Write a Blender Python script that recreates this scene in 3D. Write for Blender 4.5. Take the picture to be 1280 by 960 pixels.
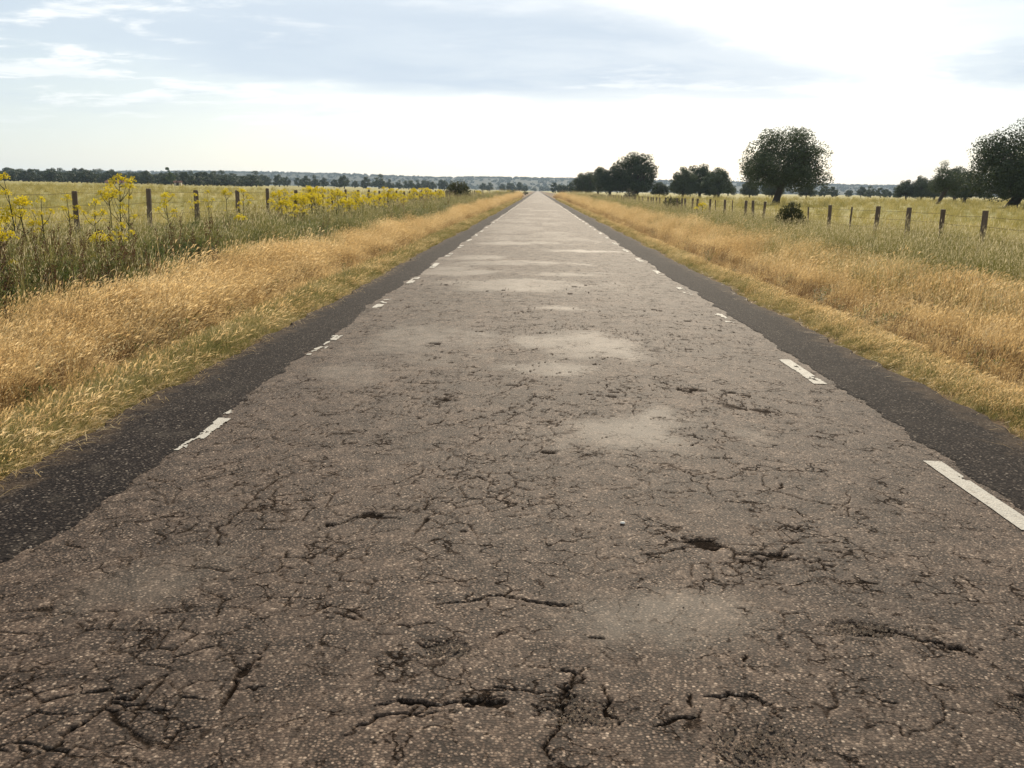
import bpy, math, random
import numpy as np
from mathutils import Matrix, Vector

for o in list(bpy.data.objects): bpy.data.objects.remove(o)
scene = bpy.context.scene
COL = scene.collection
R = math.radians

# ------------------------------------------------------------------ camera
cam_d = bpy.data.cameras.new('camera'); cam = bpy.data.objects.new('camera', cam_d); COL.objects.link(cam)
cam_d.sensor_width = 36.0; cam_d.lens = 36.0 * 1065.0 / 1280.0
cam_d.clip_start = 0.05; cam_d.clip_end = 30000
cam.matrix_world = Matrix.Translation((0, 0, 1.45)) @ (Matrix.Rotation(R(1.51), 4, 'Z') @ Matrix.Rotation(R(90 - 12.82), 4, 'X') @ Matrix.Rotation(R(0.75), 4, 'Z'))
scene.camera = cam

# ------------------------------------------------------------------ sky, sun, exposure
SUN_AZ, SUN_EL = 8.6, 26.4          # degrees right of the road axis, above the horizon
world = bpy.data.worlds.new('World'); scene.world = world; world.use_nodes = True

class NT:
    def __init__(s, tree): s.t = tree; s.n = tree.nodes; s.l = tree.links
    def new(s, typ, **kw):
        n = s.n.new(typ)
        for k, v in kw.items(): setattr(n, k, v)
        return n
    def set(s, sock, v):
        if isinstance(v, bpy.types.NodeSocket): s.l.new(v, sock)
        elif isinstance(v, bpy.types.Node): s.l.new(v.outputs[0], sock)
        elif v is not None: sock.default_value = v
    def math(s, op, a, b=None, c=None, clamp=False):
        n = s.new('ShaderNodeMath', operation=op, use_clamp=clamp)
        s.set(n.inputs[0], a)
        if b is not None: s.set(n.inputs[1], b)
        if c is not None: s.set(n.inputs[2], c)
        return n.outputs[0]
    def mix(s, f, a, b, mode='MIX'):
        n = s.new('ShaderNodeMix', data_type='RGBA', blend_type=mode)
        s.set(n.inputs[0], f)
        for i, v in ((6, a), (7, b)):
            if isinstance(v, tuple) and len(v) == 3: v = (*v, 1)
            s.set(n.inputs[i], v)
        return n.outputs[2]
    def noise(s, vec, scale, detail=4, rough=0.55, dist=0.0, typ='FBM'):
        n = s.new('ShaderNodeTexNoise', noise_dimensions='3D')
        try: n.noise_type = typ
        except Exception: pass
        s.set(n.inputs['Vector'], vec)
        n.inputs['Scale'].default_value = scale; n.inputs['Detail'].default_value = detail
        n.inputs['Roughness'].default_value = rough; n.inputs['Distortion'].default_value = dist
        return n.outputs[0]
    def ramp(s, f, stops, interp='LINEAR'):
        n = s.new('ShaderNodeValToRGB'); n.color_ramp.interpolation = interp
        e = n.color_ramp.elements
        while len(e) < len(stops): e.new(0.5)
        for el, (p, c) in zip(e, stops):
            el.position = p
            el.color = (c, c, c, 1) if not isinstance(c, tuple) else (*c, 1)
        s.set(n.inputs[0], f); return n.outputs[0]
    def smooth(s, f, lo, hi):
        n = s.new('ShaderNodeMapRange', interpolation_type='SMOOTHSTEP')
        s.set(n.inputs[0], f); n.inputs[1].default_value = lo; n.inputs[2].default_value = hi
        return n.outputs[0]
    def attr(s, name):
        n = s.new('ShaderNodeAttribute'); n.attribute_name = name; return n.outputs['Fac']

w = NT(world.node_tree); w.n.clear()
tc = w.new('ShaderNodeTexCoord')
sky = w.new('ShaderNodeTexSky', sky_type='NISHITA'); sky.sun_disc = False
sky.sun_elevation = R(SUN_EL); sky.sun_rotation = R(SUN_AZ)
sky.altitude = 700; sky.air_density = 1.0; sky.dust_density = 1.6; sky.ozone_density = 1.0
sep = w.new('ShaderNodeSeparateXYZ'); w.set(sep.inputs[0], tc.outputs['Generated'])
zc = w.math('ADD', w.math('MAXIMUM', sep.outputs[2], 0.0), 0.10)
cmb = w.new('ShaderNodeCombineXYZ')
w.set(cmb.inputs[0], w.math('DIVIDE', sep.outputs[0], zc)); w.set(cmb.inputs[1], w.math('DIVIDE', sep.outputs[1], zc))
mp = w.new('ShaderNodeMapping'); w.set(mp.inputs[0], cmb.outputs[0])
mp.inputs['Location'].default_value = (3.1, 7.4, 0.0); mp.inputs['Scale'].default_value = (0.75, 1.0, 1)
cn1 = w.noise(mp.outputs[0], 0.55, 7, 0.55, 0.35)
cn2 = w.noise(mp.outputs[0], 1.7, 9, 0.60, 0.25)
cn3 = w.noise(mp.outputs[0], 3.6, 8, 0.62, 0.3)
rot = w.new('ShaderNodeMapping', vector_type='TEXTURE'); w.set(rot.inputs[0], cmb.outputs[0])
rot.inputs['Location'].default_value = (-0.10, 4.15, 0); rot.inputs['Rotation'].default_value = (0, 0, R(22)); rot.inputs['Scale'].default_value = (2.1, 0.95, 1)
ln = w.new('ShaderNodeVectorMath', operation='LENGTH'); w.set(ln.inputs[0], rot.outputs[0])
bank = w.math('SUBTRACT', 1.0, w.smooth(w.math('ADD', ln.outputs['Value'], w.math('ADD', w.math('MULTIPLY_ADD', cn1, 1.8, -0.9), w.math('MULTIPLY_ADD', cn2, 1.0, -0.5))), 0.40, 1.25))   # long cloud bank over the plain
grey = w.math('MAXIMUM', w.smooth(cn1, 0.50, 0.66), bank)   # thick parts of the cloud: blue grey undersides
puff = w.math('MULTIPLY', w.smooth(w.math('MULTIPLY_ADD', cn3, 0.5, w.math('MULTIPLY', cn2, 0.5)), 0.49, 0.60), w.smooth(cn1, 0.36, 0.54))
low = w.smooth(sep.outputs[2], 0.035, 0.115)            # cloud deck thins to haze near the horizon
veil = w.mix(0.60, sky.outputs[0], (5.9, 6.5, 6.85))    # thin high cloud veil over the clear sky
tone = w.math('MULTIPLY_ADD', w.smooth(cn2, 0.30, 0.65), 0.22, 0.72)
c1 = w.mix(w.math('MULTIPLY', w.math('MULTIPLY', grey, low), tone), veil, (5.35, 6.2, 7.15))
c2 = w.mix(w.math('MULTIPLY', w.math('MULTIPLY', w.math('MULTIPLY', puff, w.math('SUBTRACT', 1.0, w.math('MULTIPLY', bank, 0.35))), low), 0.8), c1, (9.5, 9.6, 9.5))
bg = w.new('ShaderNodeBackground'); bg.inputs['Strength'].default_value = 0.092
w.set(bg.inputs['Color'], c2)
wo = w.new('ShaderNodeOutputWorld'); w.l.new(bg.outputs[0], wo.inputs[0])

sun_d = bpy.data.lights.new('sun', 'SUN'); sun = bpy.data.objects.new('sun', sun_d); COL.objects.link(sun)
sun_d.energy = 5.0; sun_d.angle = R(0.8); sun_d.color = (1.0, 0.87, 0.68)
sdir = Vector((math.sin(R(SUN_AZ)) * math.cos(R(SUN_EL)), math.cos(R(SUN_AZ)) * math.cos(R(SUN_EL)), math.sin(R(SUN_EL))))
sun.rotation_euler = sdir.to_track_quat('Z', 'Y').to_euler(); sun.location = sdir * 50

vs = scene.view_settings
vs.view_transform = 'Standard'; vs.look = 'None'; vs.gamma = 1.0; vs.exposure = 0.40; vs.use_curve_mapping = False
scene.render.engine = 'CYCLES'
cy = scene.cycles
cy.max_bounces = 5; cy.diffuse_bounces = 2; cy.glossy_bounces = 2; cy.transmission_bounces = 4; cy.transparent_max_bounces = 8; cy.volume_bounces = 0

# ------------------------------------------------------------------ helpers
def tag(o, label=None, cat=None, group=None, kind=None):
    if label: o['label'] = label
    if cat: o['category'] = cat
    if group: o['group'] = group
    if kind: o['kind'] = kind
    return o
def link(name, data, parent=None, loc=None):
    o = bpy.data.objects.new(name, data); COL.objects.link(o)
    if parent: o.parent = parent
    if loc is not None: o.location = loc
    return o
def empty(name, loc, rz=0.0, s=1.0):
    o = link(name, None, None, loc); o.rotation_euler = (0, 0, rz); o.scale = (s, s, s); o.empty_display_size = 0.3
    return o
def mesh_np(name, V, F, mats=(), mi=None, attrs=None, smooth=False):
    """V (n,3); F (m,k) or list of such arrays (k may differ)."""
    Fs = F if isinstance(F, list) else [F]
    Fs = [np.asarray(f, np.int32) for f in Fs if len(f)]
    me = bpy.data.meshes.new(name)
    V = np.asarray(V, np.float32)
    me.vertices.add(len(V)); me.vertices.foreach_set('co', V.ravel())
    idx = np.concatenate([f.ravel() for f in Fs])
    tot = np.concatenate([np.full(len(f), f.shape[1], np.int32) for f in Fs])
    st = np.concatenate([[0], np.cumsum(tot)[:-1]]).astype(np.int32)
    me.loops.add(len(idx)); me.loops.foreach_set('vertex_index', idx)
    me.polygons.add(len(tot)); me.polygons.foreach_set('loop_start', st)
    if mi is not None: me.polygons.foreach_set('material_index', np.asarray(mi, np.int32))
    if smooth: me.polygons.foreach_set('use_smooth', np.ones(len(tot), bool))
    else: me.polygons.foreach_set('use_smooth', np.zeros(len(tot), bool))
    for m in mats: me.materials.append(m)
    if attrs:
        for k, v in attrs.items():
            a = me.attributes.new(k, 'FLOAT', 'POINT'); a.data.foreach_set('value', np.asarray(v, np.float32))
    me.update(calc_edges=True)
    return me

def _h(ix, iy, seed):
    h = (ix.astype(np.int64) * 374761393 + iy.astype(np.int64) * 668265263 + seed * 974634777) & 0xFFFFFFFF
    h = ((h ^ (h >> 13)) * 1274126177) & 0xFFFFFFFF
    h = (h ^ (h >> 16)) & 0xFFFFFFFF
    return h / 4294967295.0
def vnoise(x, y, seed=0):
    ix = np.floor(x); iy = np.floor(y); fx = x - ix; fy = y - iy
    fx = fx * fx * (3 - 2 * fx); fy = fy * fy * (3 - 2 * fy)
    a = _h(ix, iy, seed); b = _h(ix + 1, iy, seed); c = _h(ix, iy + 1, seed); d = _h(ix + 1, iy + 1, seed)
    return (a * (1 - fx) + b * fx) * (1 - fy) + (c * (1 - fx) + d * fx) * fy
def fbm(x, y, seed=0, oct=4, gain=0.5):
    s = 0; a = 1; t = 0
    for i in range(oct):
        s = s + a * vnoise(x * 2 ** i + 17.3 * i, y * 2 ** i - 9.1 * i, seed + i); t += a; a *= gain
    return s / t
def sstep(a, b, x):
    t = np.clip((x - a) / (b - a), 0, 1); return t * t * (3 - 2 * t)
def grid_faces(nr, nc, off=0):
    i = (np.arange(nr - 1)[:, None] * nc + np.arange(nc - 1)[None, :]).ravel() + off
    return np.stack([i, i + 1, i + nc + 1, i + nc], 1)

def material(name):
    m = bpy.data.materials.new(name); m.use_nodes = True
    t = NT(m.node_tree); t.n.clear()
    out = t.new('ShaderNodeOutputMaterial')
    return m, t, out
def principled(t, out, color, rough=0.8, spec=0.3, normal=None, **kw):
    p = t.new('ShaderNodeBsdfPrincipled')
    if isinstance(color, tuple): color = (*color, 1) if len(color) == 3 else color
    t.set(p.inputs['Base Color'], color); t.set(p.inputs['Roughness'], rough)
    t.set(p.inputs['Specular IOR Level'], spec)
    if normal is not None: t.set(p.inputs['Normal'], normal)
    t.l.new(p.outputs[0], out.inputs[0]); return p
def bump(t, h, strength, dist, normal=None):
    b = t.new('ShaderNodeBump'); b.inputs['Strength'].default_value = strength; b.inputs['Distance'].default_value = dist
    t.set(b.inputs['Height'], h)
    if normal is not None: t.set(b.inputs['Normal'], normal)
    return b.outputs[0]
def objco(t): return t.new('ShaderNodeTexCoord').outputs['Object']

# ------------------------------------------------------------------ materials
def voronoi(t, vec, scale, feature='F1', rnd=1.0):
    n = t.new('ShaderNodeTexVoronoi', feature=feature)
    t.set(n.inputs['Vector'], vec); n.inputs['Scale'].default_value = scale; n.inputs['Randomness'].default_value = rnd
    return n

def mat_road():
    m, t, out = material('worn_asphalt')
    co = objco(t)
    v1 = voronoi(t, co, 102.0); v2 = voronoi(t, co, 210.0)
    crack = t.attr('crack'); patch = t.attr('patch')
    stone = t.ramp(v1.outputs['Color'], [(0.0, (0.036, 0.025, 0.017)), (0.30, (0.090, 0.060, 0.043)), (0.60, (0.166, 0.114, 0.081)), (0.80, (0.285, 0.205, 0.148)), (1.0, (0.60, 0.46, 0.34))])
    matrix = (0.028, 0.020, 0.015)
    gap = t.smooth(v1.outputs['Distance'], 0.30, 0.60)
    big = t.noise(co, 1.1, 5, 0.6)
    mid = t.noise(co, 7.0, 5, 0.62)
    expo = t.smooth(mid, 0.30, 0.62)
    gapf = t.math('MULTIPLY', gap, t.math('MULTIPLY_ADD', expo, 0.7, 0.3))
    c = t.mix(gapf, stone, matrix)
    c = t.mix(t.math('MULTIPLY', t.smooth(v2.outputs['Distance'], 0.2, 0.6), 0.3), c, matrix)
    c = t.mix(t.smooth(big, 0.35, 0.7), c, t.mix(1.0, c, (0.80, 0.82, 0.84), 'MULTIPLY'))
    # fine map cracking that fades in and out
    wv = t.new('ShaderNodeVectorMath', operation='ADD'); t.set(wv.inputs[0], co)
    nz = t.new('ShaderNodeTexNoise'); t.set(nz.inputs['Vector'], co); nz.inputs['Scale'].default_value = 9.0; nz.inputs['Detail'].default_value = 5
    sc = t.new('ShaderNodeVectorMath', operation='SCALE'); t.set(sc.inputs[0], nz.outputs['Color']); sc.inputs['Scale'].default_value = 0.22
    t.l.new(sc.outputs[0], wv.inputs[1])
    ve = voronoi(t, wv.outputs[0], 8.0, 'DISTANCE_TO_EDGE')
    fine = t.math('SUBTRACT', 1.0, t.smooth(ve.outputs['Distance'], 0.010, 0.055))
    fmask = t.smooth(t.noise(co, 4.2, 7, 0.72), 0.47, 0.62)
    holes = t.smooth(t.noise(co, 30.0, 5, 0.68), 0.60, 0.655)
    holes = t.math('MULTIPLY', holes, t.smooth(t.noise(co, 1.7, 3, 0.6), 0.38, 0.60))
    fine = t.math('MAXIMUM', t.math('MULTIPLY', fine, fmask), t.math('MULTIPLY', holes, 0.9))
    fine = t.math('MULTIPLY', fine, t.math('SUBTRACT', 1.0, t.math('MULTIPLY', patch, 0.9)))
    ck = t.math('MAXIMUM', crack, t.math('MULTIPLY', fine, 0.9))
    # bitumen-rich smooth patches: greyer and glossier
    pc = t.mix(t.math('MULTIPLY', gap, 0.35), (0.150, 0.122, 0.090), (0.085, 0.068, 0.051))
    c = t.mix(t.math('MULTIPLY', patch, 0.40), c, pc)
    c = t.mix(ck, c, (0.010, 0.007, 0.005))
    rough = t.math('SUBTRACT', 0.80, t.math('MULTIPLY', patch, 0.08))
    rough = t.math('ADD', rough, t.math('MULTIPLY', ck, 0.3))
    h = t.math('SUBTRACT', t.math('MULTIPLY', t.math('SUBTRACT', 1.0, v1.outputs['Distance']), t.math('SUBTRACT', 1.0, t.math('MULTIPLY', patch, 0.65))), t.math('MULTIPLY', fine, 1.6))
    n = bump(t, h, 0.55, 0.004)
    principled(t, out, c, rough, t.math('MULTIPLY', t.math('MULTIPLY_ADD', patch, 0.04, 0.12), t.math('SUBTRACT', 1.0, ck)), n)
    return m
def mat_shoulder():
    m, t, out = material('dark_chip_asphalt')
    co = objco(t)
    v1 = voronoi(t, co, 72.0)
    stone = t.ramp(v1.outputs['Color'], [(0.0, (0.010, 0.008, 0.008)), (0.40, (0.021, 0.016, 0.014)), (0.66, (0.052, 0.041, 0.034)), (0.82, (0.11, 0.090, 0.072)), (1.0, (0.30, 0.25, 0.20))])
    gap = t.smooth(v1.outputs['Distance'], 0.34, 0.6)
    c = t.mix(gap, stone, (0.009, 0.007, 0.007))
    dust = t.smooth(t.noise(co, 3.0, 5, 0.6), 0.55, 0.75)
    c = t.mix(t.math('MULTIPLY', dust, 0.35), c, (0.09, 0.075, 0.058))
    edge = t.attr('outer')
    dirt = t.smooth(t.math('ADD', edge, t.math('MULTIPLY_ADD', t.noise(co, 5.0, 6, 0.7), 1.3, -0.65)), 0.62, 0.95)
    c = t.mix(t.math('MULTIPLY', dirt, 0.40), c, t.mix(t.noise(co, 60.0, 4, 0.7), (0.045, 0.030, 0.020), (0.17, 0.12, 0.075)))
    n = bump(t, t.math('SUBTRACT', 1.0, v1.outputs['Distance']), 0.7, 0.006)
    principled(t, out, c, 0.92, 0.06, n)
    return m
def mat_paint():
    m, t, out = material('worn_white_paint')
    co = objco(t)
    v1 = voronoi(t, co, 95.0)
    d = t.smooth(t.noise(co, 30.0, 5, 0.7), 0.48, 0.68)
    c = t.mix(t.math('MULTIPLY', d, 0.6), (0.44, 0.41, 0.35), (0.21, 0.175, 0.135))
    spk = t.smooth(t.noise(co, 130.0, 3, 0.6), 0.60, 0.70)
    c = t.mix(t.math('MULTIPLY', spk, 0.7), c, (0.12, 0.10, 0.08))
    n = bump(t, t.math('SUBTRACT', 1.0, v1.outputs['Distance']), 0.45, 0.006)
    principled(t, out, c, 0.8, 0.15, n)
    return m
def mat_ground():
    m, t, out = material('dry_ground')
    co = objco(t)
    sp = t.new('ShaderNodeSeparateXYZ'); t.set(sp.inputs[0], co)
    ax = t.math('ABSOLUTE', t.math('SUBTRACT', sp.outputs[0], 0.2))
    wob = t.noise(co, 0.35, 5, 0.6)
    axw = t.math('ADD', ax, t.math('MULTIPLY_ADD', wob, 2.4, -1.2))
    soil = t.mix(t.noise(co, 22.0, 6, 0.7), (0.075, 0.048, 0.028), (0.20, 0.135, 0.075))
    fl = t.noise(co, 0.045, 6, 0.62)
    st = t.new('ShaderNodeMapping'); t.set(st.inputs[0], co); st.inputs['Scale'].default_value = (1.0, 1.0, 1.0)
    fm = t.noise(st.outputs[0], 0.6, 6, 0.65)
    ff = t.noise(co, 14.0, 5, 0.7)
    straw = t.mix(ff, (0.25, 0.205, 0.070), (0.42, 0.345, 0.130))
    green = t.mix(ff, (0.155, 0.152, 0.042), (0.26, 0.24, 0.072))
    fld = t.mix(t.smooth(fl, 0.36, 0.66), straw, green)
    fld = t.mix(t.math('MULTIPLY', t.smooth(fm, 0.55, 0.75), 0.45), fld, (0.30, 0.215, 0.085))
    c = t.mix(t.smooth(axw, 7.5, 10.0), soil, fld)
    n = bump(t, t.math('ADD', ff, t.math('MULTIPLY', fm, 2.0)), 0.6, 0.08)
    principled(t, out, c, 0.95, 0.1, n)
    return m
def leafy(name, ramp, trans=0.35, tcol=None, rough=0.6, island=True, gloss=0.10, drift=0.0):
    """leaf / blade material: colour varies per island and per instance, light passes through"""
    m, t, out = material(name)
    g = t.new('ShaderNodeNewGeometry'); oi = t.new('ShaderNodeObjectInfo')
    f = t.math('ADD', t.math('MULTIPLY', g.outputs['Random Per Island'], 0.6 if island else 0.0), t.math('MULTIPLY', oi.outputs['Random'], 0.4 if island else 1.0))
    if drift:
        nz = t.noise(g.outputs['Position'], drift, 3, 0.6)
        f = t.math('ADD', f, t.math('MULTIPLY_ADD', nz, 1.8, -0.9), clamp=True)
    c = t.ramp(f, ramp)
    p = t.new('ShaderNodeBsdfPrincipled'); t.set(p.inputs['Base Color'], c)
    p.inputs['Roughness'].default_value = rough; p.inputs['Specular IOR Level'].default_value = gloss
    tr = t.new('ShaderNodeBsdfTranslucent')
    t.set(tr.inputs[0], t.mix(1.0, c, tcol or (1.0, 1.0, 1.0), 'MULTIPLY'))
    mx = t.new('ShaderNodeMixShader'); mx.inputs[0].default_value = trans
    t.l.new(p.outputs[0], mx.inputs[1]); t.l.new(tr.outputs[0], mx.inputs[2]); t.l.new(mx.outputs[0], out.inputs[0])
    return m
def mat_wood(name, c0, c1):
    m, t, out = material(name)
    co = objco(t)
    mpn = t.new('ShaderNodeMapping'); t.set(mpn.inputs[0], co); mpn.inputs['Scale'].default_value = (14, 14, 1.6)
    n1 = t.noise(mpn.outputs[0], 3.0, 6, 0.7)
    oi = t.new('ShaderNodeObjectInfo')
    c = t.mix(n1, c0, c1)
    c = t.mix(t.math('MULTIPLY', oi.outputs['Random'], 0.4), c, t.mix(1.0, c, (0.6, 0.55, 0.5), 'MULTIPLY'))
    principled(t, out, c, 0.85, 0.2, bump(t, n1, 0.7, 0.02)); return m
def mat_plain(name, c, rough=0.7, spec=0.3, var=0.25, scale=8.0):
    m, t, out = material(name)
    n = t.noise(objco(t), scale, 5, 0.6)
    c2 = tuple(x * (1 - var) for x in c)
    principled(t, out, t.mix(n, c2, c), rough, spec, bump(t, n, 0.4, 0.02)); return m

M = {}
M['road'] = mat_road(); M['shoulder'] = mat_shoulder(); M['paint'] = mat_paint(); M['ground'] = mat_ground()
M['gold'] = leafy('golden_straw', [(0.0, (0.33, 0.205, 0.085)), (0.35, (0.49, 0.335, 0.145)), (0.75, (0.63, 0.465, 0.225)), (1.0, (0.74, 0.59, 0.34))], 0.55, None, 0.5, drift=0.7)
M['goldhead'] = leafy('golden_seed_head', [(0.0, (0.50, 0.345, 0.155)), (0.5, (0.66, 0.49, 0.245)), (1.0, (0.80, 0.65, 0.39))], 0.6, None, 0.5, drift=0.7)
M['thatch'] = leafy('brown_dead_stalk', [(0.0, (0.14, 0.082, 0.042)), (0.6, (0.27, 0.17, 0.085)), (1.0, (0.42, 0.28, 0.15))], 0.3)
M['fringe'] = leafy('short_verge_grass', [(0.0, (0.125, 0.122, 0.040)), (0.4, (0.235, 0.21, 0.072)), (0.7, (0.36, 0.30, 0.13)), (1.0, (0.52, 0.42, 0.22))], 0.38, drift=0.7)
M['weed'] = leafy('green_weed', [(0.0, (0.068, 0.092, 0.024)), (0.5, (0.125, 0.150, 0.040)), (0.85, (0.19, 0.19, 0.056)), (1.0, (0.30, 0.26, 0.095))], 0.45, drift=0.7)
M['weedgrass'] = leafy('grey_green_grass', [(0.0, (0.115, 0.118, 0.032)), (0.5, (0.205, 0.192, 0.058)), (1.0, (0.37, 0.30, 0.115))], 0.40, drift=0.7)
M['oat'] = leafy('pale_oat_husk', [(0.0, (0.36, 0.30, 0.15)), (1.0, (0.60, 0.52, 0.33))], 0.45)
M['dock'] = leafy('rusty_dock_seed', [(0.0, (0.085, 0.045, 0.026)), (1.0, (0.19, 0.105, 0.055))], 0.25)
M['field'] = leafy('field_grass', [(0.0, (0.175, 0.162, 0.044)), (0.45, (0.29, 0.25, 0.075)), (0.8, (0.42, 0.345, 0.125)), (1.0, (0.52, 0.43, 0.18))], 0.4, drift=0.08)
M['flower'] = leafy('yellow_flower', [(0.0, (0.46, 0.36, 0.02)), (0.5, (0.68, 0.53, 0.02)), (1.0, (0.74, 0.66, 0.07))], 0.45)
M['stem'] = leafy('plant_stem', [(0.0, (0.035, 0.038, 0.014)), (1.0, (0.085, 0.078, 0.032))], 0.12, island=False)
M['oakleaf'] = leafy('oak_leaf', [(0.0, (0.034, 0.046, 0.024)), (0.5, (0.060, 0.076, 0.038)), (0.9, (0.090, 0.106, 0.054)), (1.0, (0.12, 0.13, 0.07))], 0.18, (0.9, 1.0, 0.6), 0.6, gloss=0.16)
M['poplarleaf'] = leafy('pale_green_leaf', [(0.0, (0.060, 0.090, 0.036)), (1.0, (0.12, 0.16, 0.065))], 0.3)
M['broomleaf'] = leafy('broom_leaf', [(0.0, (0.045, 0.050, 0.020)), (1.0, (0.11, 0.11, 0.045))], 0.25)
M['greybush'] = leafy('grey_twig', [(0.0, (0.070, 0.066, 0.045)), (1.0, (0.15, 0.14, 0.10))], 0.2)
M['bark'] = mat_wood('oak_bark', (0.030, 0.024, 0.018), (0.095, 0.078, 0.060))
M['post'] = mat_wood('weathered_post_wood', (0.080, 0.055, 0.038), (0.22, 0.165, 0.115))
M['wire'] = mat_plain('rusty_wire', (0.075, 0.055, 0.042), 0.9, 0.05)
M['hillsoil'] = mat_plain('hill_scrub', (0.040, 0.046, 0.024), 0.95, 0.05, 0.5, 0.01)
M['tile'] = mat_plain('red_roof_tile', (0.20, 0.085, 0.055), 0.85, 0.2, 0.4, 2.0)
M['render'] = mat_plain('pale_wall_render', (0.55, 0.47, 0.36), 0.9, 0.2, 0.25, 1.5)
M['darkopen'] = mat_plain('dark_door_wood', (0.05, 0.035, 0.025), 0.8, 0.2)
M['pebble'] = mat_plain('pale_stone', (0.80, 0.75, 0.66), 0.7, 0.3, 0.15, 60.0)
M['gravel'] = leafy('tan_chipping', [(0.0, (0.11, 0.075, 0.05)), (0.6, (0.27, 0.20, 0.135)), (1.0, (0.52, 0.43, 0.31))], 0.0, island=True)

# ------------------------------------------------------------------ road profile
FH = 1065.0 * 1.45
def pix_rows(y0, y1, step):
    """row positions along the road, spaced evenly as the eye at 1.45 m sees them"""
    a = FH / (y0 * 0.975 + 0.322); b = FH / (y1 * 0.975 + 0.322)
    n = max(2, int((a - b) / step)); d = np.linspace(a, b, n)
    return (FH / d - 0.322) / 0.975
def road_base(x, y):
    z = 0.03 * (1 - (x / 2.3) ** 2) + 0.030 * (fbm(x * 0.7, y * 0.45, 5, 3) - 0.5) * sstep(120, 30, y)
    return z
def side_profile(x):
    ax = np.abs(x) - np.where(x > 0, 0.42, 0.0)       # right verge lies 0.42 m further out
    xs = [0, 2.2, 2.70, 2.95, 3.25, 3.8, 4.4, 5.3, 7.0, 9.0, 12.0]
    zs = [-0.10, -0.10, -0.085, -0.07, -0.09, -0.28, -0.30, -0.10, 0.0, 0.04, 0.03]
    return np.interp(ax, xs, zs)
def ground_z(x, y):
    x = np.asarray(x, float); y = np.asarray(y, float)
    z = side_profile(x)
    a = sstep(2.6, 4.0, np.abs(x))
    z = z + a * (0.16 * (fbm(x * 0.5, y * 0.35, 31, 3) - 0.5) + 0.05 * (fbm(x * 3, y * 3, 37, 2) - 0.5))
    far = sstep(14, 60, np.abs(x))
    z = z + 0.0098 * np.clip(-x - 18, 0, 420)
    z = z + far * 0.7 * (fbm(x * 0.012, y * 0.012, 41, 3) - 0.5)
    return z

# ------------------------------------------------------------------ ground sheet
def spread(lo, hi, step, grow, end):
    c = list(np.arange(lo, hi + 1e-6, step)); s = step
    while c[-1] < end: s *= grow; c.append(c[-1] + s)
    s = step; b = [lo]
    while b[-1] > -end: s *= grow; b.append(b[-1] - s)
    return np.array(b[:0:-1] + c)
gx = spread(-11, 11, 0.16, 1.13, 7000); gy = spread(-6, 26, 0.2, 1.06, 7000)
GX, GY = np.meshgrid(gx, gy)
V = np.stack([GX.ravel(), GY.ravel(), ground_z(GX, GY).ravel()], 1)
ground = link('ground', mesh_np('ground', V, grid_faces(len(gy), len(gx)), [M['ground']], smooth=True))
tag(ground, kind='structure')

# ------------------------------------------------------------------ road: cracks, potholes, smooth patches
rng = np.random.default_rng(7)
CR = []      # (points, width m, depth m)
def frac_line(p, q, rough, n=5, r=rng):
    pts = [np.array(p, float), np.array(q, float)]
    for k in range(n):
        o = [pts[0]]
        for a, b in zip(pts[:-1], pts[1:]):
            d = b - a; L = np.hypot(*d)
            m_ = (a + b) / 2 + np.array([-d[1], d[0]]) * r.normal(0, rough * 0.5)
            o += [m_, b]
        pts = o
    return pts
def crack(pts, width, depth=0.014, rough=0.28):
    """a main crack through the given road points (metres), with side branches"""
    full = []
    for a, b in zip(pts[:-1], pts[1:]):
        L = math.hypot(b[0] - a[0], b[1] - a[1])
        seg = frac_line(a, b, rough, 3 if L < 0.25 else 4)
        full += seg if not full else seg[1:]
    width *= 0.6; depth *= 0.7
    CR.append((full, width, depth))
    for k in range(max(1, len(full) // 9)):
        s = full[rng.integers(len(full))]; ang = rng.uniform(0, 2 * math.pi); L = rng.uniform(0.04, 0.16)
        CR.append((frac_line(s, s + np.array([math.cos(ang), 0.8 * math.sin(ang)]) * L, 0.35, 3), width * 0.45, depth * 0.7))
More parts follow.
